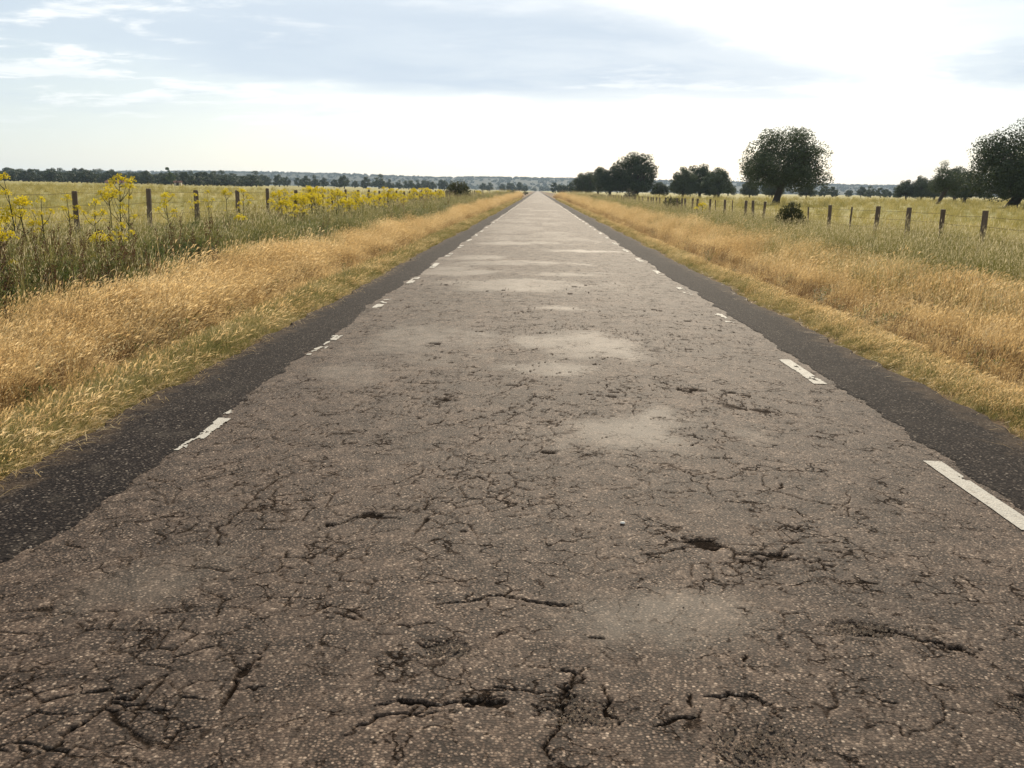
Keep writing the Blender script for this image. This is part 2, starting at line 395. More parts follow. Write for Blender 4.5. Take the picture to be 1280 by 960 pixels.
for pts, wd in (
    ([(-0.343, 2.734), (-0.177, 2.785), (-0.116, 2.824), (-0.035, 2.804), (0.079, 2.775), (0.164, 2.762)], 0.010),
    ([(-0.857, 2.101), (-0.861, 2.159), (-0.876, 2.281), (-0.837, 2.372)], 0.012),
    ([(-0.429, 2.133), (-0.366, 2.163), (-0.272, 2.149), (-0.158, 2.143), (-0.069, 2.197)], 0.013),
    ([(-1.282, 1.867), (-1.222, 1.927), (-1.214, 2.012), (-1.181, 2.124), (-1.075, 2.117)], 0.012),
    ([(-1.191, 2.143), (-1.13, 2.138), (-1.112, 2.227)], 0.010),
    ([(0.012, 2.162), (0.092, 2.174), (0.118, 2.246), (0.145, 2.332), (0.097, 2.351)], 0.011),
    ([(0.065, 1.923), (0.067, 2.021), (0.091, 2.11), (0.128, 2.207)], 0.012),
    ([(0.232, 2.212), (0.255, 2.082)], 0.012),
    ([(0.442, 3.212), (0.541, 3.233), (0.65, 3.302), (0.8, 3.311), (0.904, 3.2), (1.082, 3.211), (1.187, 3.143)], 0.011),
    ([(0.892, 3.091), (0.979, 3.243), (1.067, 3.326)], 0.012),
    ([(1.093, 2.697), (1.21, 2.65), (1.285, 2.576), (1.385, 2.542), (1.422, 2.486)], 0.010),
    ([(-1.279, 3.19), (-1.355, 3.394), (-1.315, 3.581), (-1.187, 3.638), (-1.214, 3.791)], 0.010),
    ([(-1.315, 3.581), (-1.291, 3.733), (-1.283, 3.954), (-1.279, 4.074)], 0.009),
    ([(-0.86, 3.423), (-0.767, 3.566), (-0.582, 3.531)], 0.011),
    ([(-0.35, 4.16), (-0.265, 4.116), (-0.198, 4.001)], 0.010),
    ([(0.512, 2.225), (0.587, 2.249), (0.7, 2.196)], 0.008),
    ([(-0.272, 2.149), (-0.42, 2.086), (-0.489, 1.995)], 0.008)):
    crack(pts, wd * 0.85)
for k in range(420):                                   # short scattered cracks, mostly lying across the road
    y = 1.9 + 12.0 * rng.random() ** 1.3; x = rng.uniform(-1.9, 2.1)
    if fbm(np.array([x * 0.8]), np.array([y * 0.5]), 77, 3)[0] < 0.47: continue
    a = rng.normal(0, 0.5) if rng.random() < 0.7 else rng.uniform(0, math.pi)
    if y < 3.2 and rng.random() < 0.55: continue
    L = rng.uniform(0.04, 0.17) * (1 + y * 0.07)
    d = np.array([math.cos(a), math.sin(a)]) * L / 2
    CR.append((frac_line((x - d[0], y - d[1]), (x + d[0], y + d[1]), 0.3, 4), rng.uniform(0.002, 0.005) * (1 + y * 0.06), 0.006))
HOLES = [(0.724, 3.347, 0.085, 0.060), (0.985, 3.23, 0.07, 0.035), (1.385, 2.542, 0.045, 0.022), (-0.714, 3.57, 0.07, 0.03),
         (-0.125, 2.165, 0.065, 0.016), (-0.861, 2.295, 0.022, 0.030), (-0.866, 3.45, 0.03, 0.02), (0.245, 3.428, 0.025, 0.02),
         (-0.29, 3.40, 0.02, 0.012), (0.10, 2.21, 0.03, 0.02), (0.09, 4.58, 0.05, 0.03), (-0.62, 5.7, 0.07, 0.05), (1.18, 6.2, 0.09, 0.06), (-0.95, 7.9, 0.07, 0.06), (0.55, 5.9, 0.10, 0.03)]
PATCH = [(0.65, 5.01, 0.54, 0.49), (-1.14, 8.02, 0.69, 1.05), (0.4, 8.09, 0.62, 0.7), (0.15, 6.81, 0.39, 0.31), (-0.37, 13.27, 1.64, 0.92),
         (0.42, 14.93, 0.85, 0.57), (-1.58, 15.34, 1.0, 0.91), (0.21, 10.53, 0.45, 0.29), (-1.47, 6.7, 0.38, 0.55), (-0.49, 17.25, 1.63, 0.57),
         (-1.3, 18.64, 0.86, 0.89), (1.16, 21.03, 0.99, 0.56), (-0.46, 23.82, 1.34, 0.72), (0.53, 2.75, 0.34, 0.23), (-1.44, 2.89, 0.27, 0.26)]
for k in range(60):
    PATCH.append((rng.uniform(-1.6, 1.8), 26 + 240 * rng.random() ** 1.6, rng.uniform(0.4, 1.4), rng.uniform(0.5, 2.5)))
RAVEL = [(0.60, 2.00, 0.16, 0.12), (1.11, 2.645, 0.14, 0.06), (-0.257, 2.448, 0.10, 0.07), (0.17, 2.132, 0.12, 0.08), (1.5, 2.2, 0.15, 0.1)]

def crack_field(xs, ys):
    """crack mask 0..1 and depth on a rectilinear grid"""
    D = np.zeros((len(ys), len(xs)), np.float32); Z = np.zeros_like(D)
    X, Y = np.meshgrid(xs, ys)
    nz = fbm(X * 45, Y * 45, 3, 3); PT = patch_field(X, Y)
    for pts, wd, dep in CR:
        n = len(pts) - 1
        for i in range(n):
            a, b = pts[i], pts[i + 1]
            tpr = math.sin(math.pi * (i + 0.6) / (n + 0.2)) ** 0.6
            wv = wd * tpr * (0.55 + 0.9 * vnoise(np.array([a[0] * 14]), np.array([a[1] * 14]), 8)[0]); m_ = wv * 3 + 0.01
            i0, i1 = np.searchsorted(xs, [min(a[0], b[0]) - m_, max(a[0], b[0]) + m_])
            j0, j1 = np.searchsorted(ys, [min(a[1], b[1]) - m_, max(a[1], b[1]) + m_])
            if i1 <= i0 or j1 <= j0: continue
            x = X[j0:j1, i0:i1]; y = Y[j0:j1, i0:i1]
            d = b - a; L2 = d @ d + 1e-9
            t = np.clip(((x - a[0]) * d[0] + (y - a[1]) * d[1]) / L2, 0, 1)
            r = np.hypot(x - a[0] - t * d[0], y - a[1] - t * d[1])
            r = r + (nz[j0:j1, i0:i1] - 0.5) * wv * 2.2
            k = 1 - sstep(wv * 0.45, wv * 1.05 + 0.003, r)
            D[j0:j1, i0:i1] = np.maximum(D[j0:j1, i0:i1], k); Z[j0:j1, i0:i1] = np.maximum(Z[j0:j1, i0:i1], k * dep)
    for cell, seed, thr, wmax in ((0.30, 511, 0.52, 0.0028), (0.12, 532, 0.51, 0.0023)):
        wx = X + 0.16 * cell * 4 * (fbm(X * 5, Y * 5, seed + 7, 4) - 0.5); wy = Y + 0.16 * cell * 4 * (fbm(X * 5 + 40, Y * 5, seed + 8, 4) - 0.5)
        gx_, gy_ = wx / cell, wy / (cell * 1.0); ix, iy = np.floor(gx_), np.floor(gy_)
        f1 = np.full(X.shape, 9.0); f2 = np.full(X.shape, 9.0)
        for a in (-1, 0, 1):
            for b in (-1, 0, 1):
                cx, cyy = ix + a, iy + b
                d = np.hypot(cx + _h(cx, cyy, seed) - gx_, cyy + _h(cx, cyy, seed + 1) - gy_)
                f2 = np.minimum(f2, np.maximum(f1, d)); f1 = np.minimum(f1, d)
        ed = (f2 - f1) * cell * (0.5 + 1.1 * np.clip(f1 - 0.45, 0, 1)) + (nz - 0.5) * 0.004
        wv = wmax * (0.25 + 1.3 * fbm(X * 6, Y * 6, seed + 3, 3)) * (1 + 0.05 * Y)
        reg = sstep(thr, thr + 0.13, fbm(X * 0.9 + 3, Y * 0.7, seed + 4, 4, 0.6)) * sstep(0.36, 0.50, fbm(X * 7, Y * 7, seed + 5, 3))
        k = (1 - sstep(wv * 0.35, wv * 1.1 + 0.002, ed)) * reg * (0.35 + 0.65 * sstep(11, 6, Y)) * (1 - np.clip(PT * 1.6, 0, 1))
        D = np.maximum(D, k * 0.95); Z = np.maximum(Z, k * 0.006)
    for hx, hy, ra, rb in HOLES:
        e = np.hypot((X - hx) / ra, (Y - hy) / rb) + (fbm(X * 28, Y * 28, 14, 4) - 0.5) * 2.6
        k = 1 - sstep(0.6, 1.0, e)
        D = np.maximum(D, k * 0.92); Z = np.maximum(Z, k * 0.010)
    return D, Z
def patch_field(X, Y):
    P = np.zeros(X.shape, np.float32)
    wob = (fbm(X * 2.2, Y * 1.6, 51, 5, 0.6) - 0.5)
    for px_, py_, ra, rb in PATCH:
        m_ = (np.abs(Y - py_) < rb * 2)
        if not m_.any(): continue
        e = np.hypot((X - px_) / ra, (Y - py_) / rb) + wob * 2.0
        P = np.maximum(P, (0.5 if py_ > 26 else 1.0) * (1 - sstep(0.35, 1.25, e)) * (0.35 + 0.65 * fbm(X * 3, Y * 2, 9, 3)))
    return P
blocks = []
def road_block(xs, ys, det):
    X, Y = np.meshgrid(xs, ys)
    z = road_base(X, Y); P = patch_field(X, Y)
    if det:
        Cm, Cz = crack_field(xs, ys)
        f = sstep(ys[-1], ys[-1] * 0.8, Y)
        z = z - Cz * f + (0.004 * (fbm(X * 9, Y * 9, 61, 4) - 0.5)) * (1 - 0.6 * P) * f
        for rx, ry, ra, rb in RAVEL:
            z = z - 0.008 * (1 - sstep(0.5, 1.1, np.hypot((X - rx) / ra, (Y - ry) / rb)))
    else: Cm = np.zeros_like(z)
    blocks.append((np.stack([X.ravel(), Y.ravel(), z.ravel()], 1), len(ys), len(xs), Cm.ravel(), P.ravel()))
road_block(np.linspace(-2.35, 2.6, 12), np.linspace(-25, 1.5, 20), False)
xs_f = np.linspace(-2.35, 2.6, 720); ys_f = pix_rows(1.5, 14.0, 1.15)
road_block(xs_f, ys_f, True)
road_block(np.linspace(-2.35, 2.6, 130), pix_rows(14.0, 90.0, 0.45), False)
road_block(np.linspace(-2.35, 2.6, 14), np.geomspace(90, 1500, 70), False)
VV = []; FF = []; CC = []; PP = []; off = 0
for v, nr, nc, c, p in blocks:
    VV.append(v); FF.append(grid_faces(nr, nc, off)); CC.append(c); PP.append(p); off += len(v)
road = link('road', mesh_np('road', np.concatenate(VV), np.concatenate(FF), [M['road']], attrs={'crack': np.concatenate(CC), 'patch': np.concatenate(PP)}, smooth=True))
tag(road, kind='structure')

# dark chip shoulders, laid over the old road edge with a ragged inner and outer edge
def inner_edge(side, y):
    c = 2.03 if side < 0 else 2.33
    return c + 0.16 * (fbm(y * 0.55, y * 0 + side * 3, 71, 2) - 0.5) + 0.17 * (fbm(y * 3.2, y * 0 + side * 5, 72, 5, 0.62) - 0.5)
def outer_edge(side, y):
    c = 2.68 if side < 0 else 3.10
    return c + 0.20 * (fbm(y * 0.5, y * 0 + side * 7, 73, 2) - 0.5) + 0.20 * (fbm(y * 3.0, y * 0 + side * 9, 74, 5, 0.62) - 0.5)
for side, nm in ((-1, 'shoulder_left'), (1, 'shoulder_right')):
    ys = np.concatenate([np.linspace(-25, 1.5, 60)[:-1], pix_rows(1.5, 60, 1.2)[:-1], np.geomspace(60, 1500, 90)])
    ts = np.linspace(0, 1, 42)
    T, Y = np.meshgrid(ts, ys)
    X = inner_edge(side, Y) * (1 - T) + outer_edge(side, Y) * T
    jag = (fbm(X * 20, Y * 20, 75, 2) - 0.5) * 0.05 * (np.exp(-T * 18) + np.exp(-(1 - T) * 18)) * sstep(60, 20, Y)
    X = (X + jag) * side
    z = road_base(np.clip(X, -2.35, 2.6), Y) - 0.05 * np.clip(np.abs(X) - (2.35 if side < 0 else 2.6), 0, 2) + 0.008 + 0.006 * (fbm(X * 8, Y * 8, 76, 4) - 0.5)
    z = z - 0.012 * np.exp(-T * 60) - 0.10 * sstep(0.955, 1.0, T)
    o = link(nm, mesh_np(nm, np.stack([X.ravel(), Y.ravel(), z.ravel()], 1), grid_faces(len(ys), len(ts)), [M['shoulder']], attrs={'outer': T.ravel()}, smooth=True))
    tag(o, kind='structure')

# painted edge dashes, one by one, flaked and partly buried
def dash(xc, y0, y1, wear, seed, cell):
    nx = max(2, int(0.105 / cell)); ny = max(3, int((y1 - y0) / (cell * 2.0)))
    xs = np.linspace(xc - 0.052, xc + 0.052, nx + 1); ys = np.linspace(y0, y1, ny + 1)
    X, Y = np.meshgrid(xs, ys)
    z = road_base(X, Y) + 0.0045 + 0.004 * (fbm(X * 9, Y * 9, 61, 4) - 0.5)
    F = grid_faces(ny + 1, nx + 1)
    cx = (X[:-1, :-1] + X[1:, 1:]) / 2; cyy = (Y[:-1, :-1] + Y[1:, 1:]) / 2
    n = fbm(cx * 16 + seed, cyy * 9, 200 + seed, 4)
    n = n - 0.10 * np.maximum(sstep(0.042, 0.052, np.abs(cx - xc)), np.maximum(sstep(y0 + 0.05, y0, cyy), sstep(y1 - 0.05, y1, cyy)))
    keep = (n > wear).ravel()
    if keep.sum() < 2: keep = (n >= np.sort(n.ravel())[-3]).ravel()
    F = F[keep]
    u, inv = np.unique(F, return_inverse=True)
    V = np.stack([X.ravel(), Y.ravel(), z.ravel()], 1)[u]
    link('edge_dash', mesh_np('edge_dash', V, inv.reshape(-1, 4), [M['paint']]), road)
for k in range(30):
    cell = 0.008 if k < 3 else (0.014 if k < 8 else 0.035)
    yl = 4.42 + 2.92 * k if k < 2 else 10.3 + 2.86 * (k - 2)
    yr = 3.62 + 2.93 * k
    wl = [0.46, 0.53, 0.42, 0.44, 0.40][k] if k < 5 else random.Random(k).uniform(0.36, 0.48)
    wr = [0.27, 0.27, 0.56, 0.55, 0.44][k] if k < 5 else random.Random(k + 50).uniform(0.38, 0.50)
    dash(-1.965, yl, yl + 1.02, wl, k, cell); dash(2.235, yr, yr + 1.0, wr, 60 + k, cell)

# ------------------------------------------------------------------ hills
def ridge_h(x):        # height of the skyline ridge at 3 km
    return np.interp(x, [-4200, -2600, -1900, -1350, -1050, -660, -500, -340, -40, 300, 1100, 2500, 4200], [26, 34, 40, 50, 54, 51, 46, 43, 45, 42, 33, 28, 25])
hx = np.linspace(-5200, 5200, 180); hy = np.linspace(1900, 4600, 60)
HX, HY = np.meshgrid(hx, hy)
def hill_z(x, y):
    return ridge_h(x) * sstep(1950, 3000, y) * (1 - 0.75 * sstep(3050, 4550, y)) * 0.88 + 3.5 * (fbm(x * 0.006, y * 0.006, 91, 3) - 0.5) * sstep(1950, 2400, y) - 1.5 * sstep(2050, 1950, y) - 12 * sstep(4300, 4600, y)
hills = link('hills', mesh_np('hills', np.stack([HX.ravel(), HY.ravel(), hill_z(HX, HY).ravel()], 1), grid_faces(60, 180), [M['hillsoil']], smooth=True))
tag(hills, kind='structure')

# ------------------------------------------------------------------ geometry-node scatter for stuff
def scatter(name, pts, rotz, tilt, scale, idx, variants, label, cat):
    """one object: points with attributes, each carrying an instance of one of the variant meshes"""
    me = bpy.data.meshes.new(name); n = len(pts)
    me.vertices.add(n); me.vertices.foreach_set('co', np.asarray(pts, np.float32).ravel())
    a = me.attributes.new('rot', 'FLOAT_VECTOR', 'POINT')
    rv = np.stack([tilt[:, 0], tilt[:, 1], rotz], 1).astype(np.float32); a.data.foreach_set('vector', rv.ravel())
    a = me.attributes.new('scl', 'FLOAT', 'POINT'); a.data.foreach_set('value', np.asarray(scale, np.float32))
    a = me.attributes.new('pick', 'INT', 'POINT'); a.data.foreach_set('value', np.asarray(idx, np.int32))
    o = link(name, me)
    g = bpy.data.node_groups.new(name + '_scatter', 'GeometryNodeTree')
    g.interface.new_socket('Geometry', in_out='INPUT', socket_type='NodeSocketGeometry')
    g.interface.new_socket('Geometry', in_out='OUTPUT', socket_type='NodeSocketGeometry')
    N = g.nodes; Lk = g.links
    gi = N.new('NodeGroupInput'); go = N.new('NodeGroupOutput')
    iop = N.new('GeometryNodeInstanceOnPoints'); Lk.new(gi.outputs[0], iop.inputs['Points'])
    def named(nm, typ):
        nn = N.new('GeometryNodeInputNamedAttribute'); nn.data_type = typ; nn.inputs['Name'].default_value = nm
        return [s for s in nn.outputs if s.enabled][0]
    join = N.new('GeometryNodeGeometryToInstance')
    for v in reversed(variants):
        oi = N.new('GeometryNodeObjectInfo'); oi.inputs['Object'].default_value = v
        Lk.new(oi.outputs['Geometry'], join.inputs[0])
    Lk.new(join.outputs[0], iop.inputs['Instance'])
    iop.inputs['Pick Instance'].default_value = True
    Lk.new(named('pick', 'INT'), iop.inputs['Instance Index'])
    Lk.new(named('rot', 'FLOAT_VECTOR'), iop.inputs['Rotation'])
    Lk.new(named('scl', 'FLOAT'), iop.inputs['Scale'])
    Lk.new(iop.outputs[0], go.inputs[0])
    md = o.modifiers.new('scatter', 'NODES'); md.node_group = g
    tag(o, label, cat, kind='stuff')
    return o
def variant(name, me):      # source for scatter only, never linked to the scene
    return bpy.data.objects.new(name, me)

# ------------------------------------------------------------------ clump builders
class MB:
    def __init__(s): s.V = []; s.F = []; s.m = []; s.n = 0
    def face(s, pts, m=0):
        k = len(pts); s.V += [tuple(p) for p in pts]; s.F.append(list(range(s.n, s.n + k))); s.m.append(m); s.n += k
    def strip(s, pts, wd, side, m=0):
        """ribbon along pts, widths per point, side vector"""
        b = s.n
        for p, w_ in zip(pts, wd):
            s.V.append(tuple(p - side * w_ * 0.5)); s.V.append(tuple(p + side * w_ * 0.5))
        s.n += 2 * len(pts)
        for i in range(len(pts) - 1): s.F.append([b + 2 * i, b + 2 * i + 1, b + 2 * i + 3, b + 2 * i + 2]); s.m.append(m)
    def tube(s, pts, rad, k=6, m=0, cap=True):
        b = s.n; pts = [Vector(p) for p in pts]
        for i, p in enumerate(pts):
            d = (pts[min(i + 1, len(pts) - 1)] - pts[max(i - 1, 0)]).normalized()
            u = d.orthogonal() if abs(d.z) < 0.95 else Vector((1, 0, 0)).cross(d)
            u = (Vector((1, 0, 0)) - d * d.x)
            if u.length < 0.2: u = Vector((0, 1, 0)) - d * d.y
            u.normalize(); v = d.cross(u)
            for j in range(k):
                a = 2 * math.pi * j / k; s.V.append(tuple(p + (u * math.cos(a) + v * math.sin(a)) * rad[i]))
        s.n += k * len(pts)
        for i in range(len(pts) - 1):
            for j in range(k):
                s.F.append([b + i * k + j, b + i * k + (j + 1) % k, b + (i + 1) * k + (j + 1) % k, b + (i + 1) * k + j]); s.m.append(m)
        if cap:
            s.F.append([b + (len(pts) - 1) * k + j for j in range(k)]); s.m.append(m)
    def mesh(s, name, mats, smooth=False):
        me = bpy.data.meshes.new(name); me.from_pydata(s.V, [], s.F)
        me.polygons.foreach_set('material_index', s.m)
        me.polygons.foreach_set('use_smooth', [smooth] * len(s.F))
        for m_ in mats: me.materials.append(m_)
        me.update(); return me
WIND = Vector((0.9, 0.25, 0))
def blade_pts(r, base, h, lean, curl, n=4):
    d = Vector((r.gauss(0, 1), r.gauss(0, 1), 0)); d.normalize()
    d = d * curl + WIND * lean
    pts = []
    for i in range(n):
        t = i / (n - 1)
        pts.append(base + Vector((d.x * t ** 1.8 * h, d.y * t ** 1.8 * h, h * (t - 0.22 * t * t * d.length))))
    return pts
def gold_clump(seed, n=40, rad=0.14, h=(0.28, 0.52), lean=0.35, head=True):
    r = random.Random(seed); b = MB()
    for i in range(n):
        a = r.uniform(0, 6.28); q = rad * math.sqrt(r.random())
        hh = r.uniform(*h); base = Vector((q * math.cos(a), q * math.sin(a), -0.03))
        p = blade_pts(r, base, hh, lean * r.uniform(0.4, 1.6), r.uniform(0.05, 0.45), 4)
        sa = r.uniform(0, 3.14); sd = Vector((math.cos(sa), math.sin(sa), 0))
        w0 = r.uniform(0.0016, 0.0034)
        b.strip(p, [w0, w0, w0 * 0.8, w0 * 0.5], sd, 0)
        if head and r.random() < 0.75:                  # drooping feathery head
            d = (p[-1] - p[-2]).normalized(); L = r.uniform(0.05, 0.10)
            e = p[-1] + d * L * 0.6 + (WIND * 0.5 + Vector((0, 0, -0.35))) * L * 0.5
            m_ = (p[-1] + e) / 2 + Vector((0, 0, 0.008))
            wd = r.uniform(0.005, 0.010)
            b.strip([p[-1], m_, e], [0.002, wd, 0.001], sd, 1)
            s2 = Vector((-sd.y, sd.x, 0.6)).normalized(); b.strip([p[-1], m_, e], [0.002, wd, 0.001], s2, 1)
    return b
def fringe_clump(seed, n=34, rad=0.10, h=(0.05, 0.17)):
    r = random.Random(seed); b = MB()
    for i in range(n):
        a = r.uniform(0, 6.28); q = rad * math.sqrt(r.random()); hh = r.uniform(*h)
        base = Vector((q * math.cos(a), q * math.sin(a), -0.02))
        p = blade_pts(r, base, hh, 0.2, r.uniform(0.2, 0.9), 3)
        sa = r.uniform(0, 3.14); w0 = r.uniform(0.003, 0.006)
        b.strip(p, [w0, w0 * 0.9, w0 * 0.2], Vector((math.cos(sa), math.sin(sa), 0)), 0)
    return b
def weed_feathery(seed, h=0.55):
    r = random.Random(seed); b = MB()
    for i in range(7):
        a = r.uniform(0, 6.28); base = Vector((0.07 * math.cos(a), 0.07 * math.sin(a), -0.03)); hh = h * r.uniform(0.55, 1.1)
        p = blade_pts(r, base, hh, 0.12, r.uniform(0.1, 0.55), 5)
        b.strip(p, [0.006, 0.005, 0.004, 0.003, 0.002], Vector((1, 0, 0)), 0)
        for k in range(26):
            t = r.uniform(0.12, 1.0); f = t * 4; j = min(3, int(f)); c = p[j].lerp(p[j + 1], f - j)
            d = Vector((r.gauss(0, 1), r.gauss(0, 1), r.uniform(0.0, 0.9))).normalized(); L = r.uniform(0.04, 0.12) * (1.25 - 0.6 * t)
            s_ = d.cross(Vector((0, 0, 1))).normalized()
            b.strip([c, c + d * L * 0.5, c + d * L + Vector((0, 0, -0.012))], [0.003, r.uniform(0.008, 0.018), 0.001], s_, 0)
    return b
def weed_grass(seed, h=(0.4, 0.8), n=26, oat=False):
    r = random.Random(seed); b = MB()
    for i in range(n):
        a = r.uniform(0, 6.28); q = 0.12 * math.sqrt(r.random()); hh = r.uniform(*h)
        base = Vector((q * math.cos(a), q * math.sin(a), -0.03))
        p = blade_pts(r, base, hh, 0.18, r.uniform(0.05, 0.4), 4)
        sa = r.uniform(0, 3.14); w0 = r.uniform(0.003, 0.006); sd = Vector((math.cos(sa), math.sin(sa), 0))
        b.strip(p, [w0, w0, w0 * 0.8, w0 * 0.4], sd, 0)
        if oat and r.random() < 0.45:
            for k in range(6):                           # dangling spikelets
                c = p[2].lerp(p[3], 0.3 + 0.7 * r.random()); d = Vector((r.gauss(0, 1), r.gauss(0, 1), 0)).normalized() * r.uniform(0.015, 0.05)
                e = c + d + Vector((0, 0, -0.012)); L = r.uniform(0.016, 0.028)
                b.strip([e, e + Vector((0.003, 0, -L * 0.5)), e + Vector((0.004, 0, -L))], [0.001, 0.007, 0.001], sd, 1)
        elif r.random() < 0.35:
            c = p[3]; d = (p[3] - p[2]).normalized()
            b.strip([c, c + d * 0.035, c + d * 0.075], [0.002, 0.009, 0.001], sd, 1)
    return b
def dock(seed, h=0.7):
    r = random.Random(seed); b = MB()
    for i in range(4):
        base = Vector((r.uniform(-.06, .06), r.uniform(-.06, .06), -0.03)); hh = h * r.uniform(0.6, 1.1)
        p = blade_pts(r, base, hh, 0.05, r.uniform(0.05, 0.3), 5)
        b.strip(p, [0.008, 0.007, 0.006, 0.005, 0.003], Vector((1, 0, 0)), 0); b.strip(p, [0.008, 0.007, 0.006, 0.005, 0.003], Vector((0, 1, 0)), 0)
        for k in range(60):
            t = r.uniform(0.4, 1.0); f = t * 4; j = min(3, int(f)); c = p[j].lerp(p[j + 1], f - j)
            d = Vector((r.gauss(0, 1), r.gauss(0, 1), r.gauss(0.4, 0.6))).normalized(); c = c + d * r.uniform(0.0, 0.03)
            s_ = d.orthogonal().normalized(); L = r.uniform(0.008, 0.016)
            b.strip([c, c + d * L], [L, L], s_, 0)
    return b

# ------------------------------------------------------------------ verge and field grasses
def band_points(n_try, lo, hi, side, y_max, near_d, seed, dens_pow=1.4, y_lo=1.0):
    """random points in a strip |x| in lo..hi; crowded close to the camera, thinning with distance"""
    r = np.random.default_rng(seed)
    u = r.random(n_try)
    # density ~ 1 up to near_d then (near_d/y)^p
    yy = np.linspace(y_lo, y_max, 4000); dd = np.where(yy < near_d, 1.0, (near_d / yy) ** dens_pow); cd = np.cumsum(dd); cd /= cd[-1]
    y = np.interp(u, cd, yy); x = lo + (hi - lo) * r.random(n_try)
    k = y > 0.62 * x - 0.8
    return x[k] * side, y[k], r
def place(name, sets, variants, label, cat, seed):
    r = np.random.default_rng(seed)
    X = np.concatenate([s[0] for s in sets]); Y = np.concatenate([s[1] for s in sets]); S = np.concatenate([s[2] for s in sets]); I = np.concatenate([s[3] for s in sets])
    n = len(X); Z = ground_z(X, Y)
    rot = r.normal(0, 0.5, n); tilt = r.normal(0, 0.10, (n, 2))
    return scatter(name, np.stack([X, Y, Z], 1), rot, tilt, S, I, variants, label, cat)
VG = [variant('golden_tuft', gold_clump(100 + i, lean=(0.25, 0.35, 0.5, 0.3)[i]).mesh('golden_tuft', [M['gold'], M['goldhead']])) for i in range(4)] + \
     [variant('brown_tuft', gold_clump(120 + i, n=26, h=(0.15, 0.36), lean=0.2, head=(i == 1)).mesh('brown_tuft', [M['thatch'], M['thatch']])) for i in range(2)]
VG += [variant('verge_oat', weed_grass(230, (0.45, 0.85), 9, True).mesh('verge_oat', [M['thatch'], M['oat']])), variant('verge_weed', weed_feathery(231, 0.45).mesh('verge_weed', [M['weed'], M['weed']]))]
sets = []
for side, lo, hi in ((-1, 3.72, 5.7), (1, 3.95, 6.4)):
    x, y, r = band_points(15000, lo, hi, side, 230, 9.0, 300 + side)
    ax = np.abs(x) + (fbm(x * 0.6, y * 0.35, 310 + side, 3) - 0.5) * 1.1
    edge = 5.15 if side < 0 else 5.5
    keep = (ax < edge - 0.3 + (0.6 if side < 0 else 1.5) * r.random(len(x)))
    hgt = 0.66 + 0.62 * fbm(x * 0.9, y * 0.5, 313, 3)
    s = hgt * r.uniform(0.8, 1.25, len(x)) * (1 + np.clip(y - 20, 0, 200) / 140)
    mid = (np.abs(x) - lo) / (hi - lo)
    s *= np.where(mid < 0.15, 0.6, 1.0)
    brown = r.random(len(x)) < np.where(mid < 0.32, 0.75, 0.16)
    if side > 0: brown |= (r.random(len(x)) < 0.15)
    pick = np.where(brown, 4 + r.integers(0, 2, len(x)), r.integers(0, 4, len(x)))
    odd = r.random(len(x)); pick = np.where(odd < 0.045, 6 + r.integers(0, 2, len(x)), pick); s = np.where(odd < 0.045, r.uniform(0.55, 0.85, len(x)), s)
    s = np.where((odd > 0.95) & ~brown, s * 1.3, s)
    sets.append((x[keep], y[keep], s[keep], pick[keep]))
place('golden_verge_grass', sets, VG, 'dry golden grass bending in the wind along both ditches beside the road', 'grass', 1)

VF = [variant('short_tuft', fringe_clump(140 + i).mesh('short_tuft', [M['fringe']])) for i in range(3)] + \
     [variant('straw_tuft', gold_clump(150 + i, n=16, rad=0.09, h=(0.08, 0.18), lean=0.5).mesh('straw_tuft', [M['gold'], M['goldhead']])) for i in range(2)]
sets = []
for side, lo, hi in ((-1, 2.62, 3.85), (1, 3.02, 3.85)):
    x, y, r = band_points(19000, lo, hi, side, 160, 8.0, 330 + side)
    e = outer_edge(side, y); off_ = np.abs(x) - e
    keep = (off_ > 0.02 + 0.10 * (fbm(x * 4, y * 4, 333, 2) - 0.35)) & (r.random(len(x)) < 0.25 + sstep(0.0, 0.25, off_))
    s = (0.45 + 0.75 * sstep(0.0, 0.4, off_)) * r.uniform(0.7, 1.3, len(x)) * (1 + np.clip(y - 20, 0, 200) / 120)
    s *= 0.85 if side < 0 else 0.62
    gold = r.random(len(x)) < (0.13 if side < 0 else 0.32) + 0.3 * (fbm(x * 0.3, y * 0.5, 335, 3) - 0.5)
    pick = np.where(gold, 3 + r.integers(0, 2, len(x)), r.integers(0, 3, len(x)))
    sets.append((x[keep], y[keep], s[keep], pick[keep]))
place('verge_fringe_grass', sets, VF, 'short green and straw grass growing at the edges of the asphalt', 'grass', 2)

VW = [variant('feathery_weed', weed_feathery(160 + i, (0.5, 0.62, 0.4)[i]).mesh('feathery_weed', [M['weed'], M['weed']])) for i in range(3)] + \
     [variant('green_grass', weed_grass(170 + i).mesh('green_grass', [M['weedgrass'], M['oat']])) for i in range(2)] + \
     [variant('wild_oat', weed_grass(180 + i, (0.5, 0.9), 16, True).mesh('wild_oat', [M['weedgrass'], M['oat']])) for i in range(2)] + \
     [variant('dock_stalk', dock(190 + i).mesh('dock_stalk', [M['dock']])) for i in range(2)]
sets = []
x, y, r = band_points(15000, 4.7, 10.2, -1, 230, 14.0, 341, 1.3, 3.0)
ax = np.abs(x) + (fbm(x * 0.6, y * 0.35, 309, 3) - 0.5) * 1.1
keep = (ax > 5.0) & (r.random(len(x)) < 1.15 - sstep(8.6, 10.2, np.abs(x)))
pz = fbm(x * 0.5, y * 0.3, 345, 3)
pick = np.where(r.random(len(x)) < 0.74 + (pz - 0.5), r.integers(0, 3, len(x)), 3 + r.integers(0, 4, len(x)))
bz = fbm(x * 0.35 + 9, y * 0.25, 347, 2)
pick = np.where((r.random(len(x)) < 0.015 + 0.12 * sstep(0.62, 0.75, bz)), 7 + r.integers(0, 2, len(x)), pick)
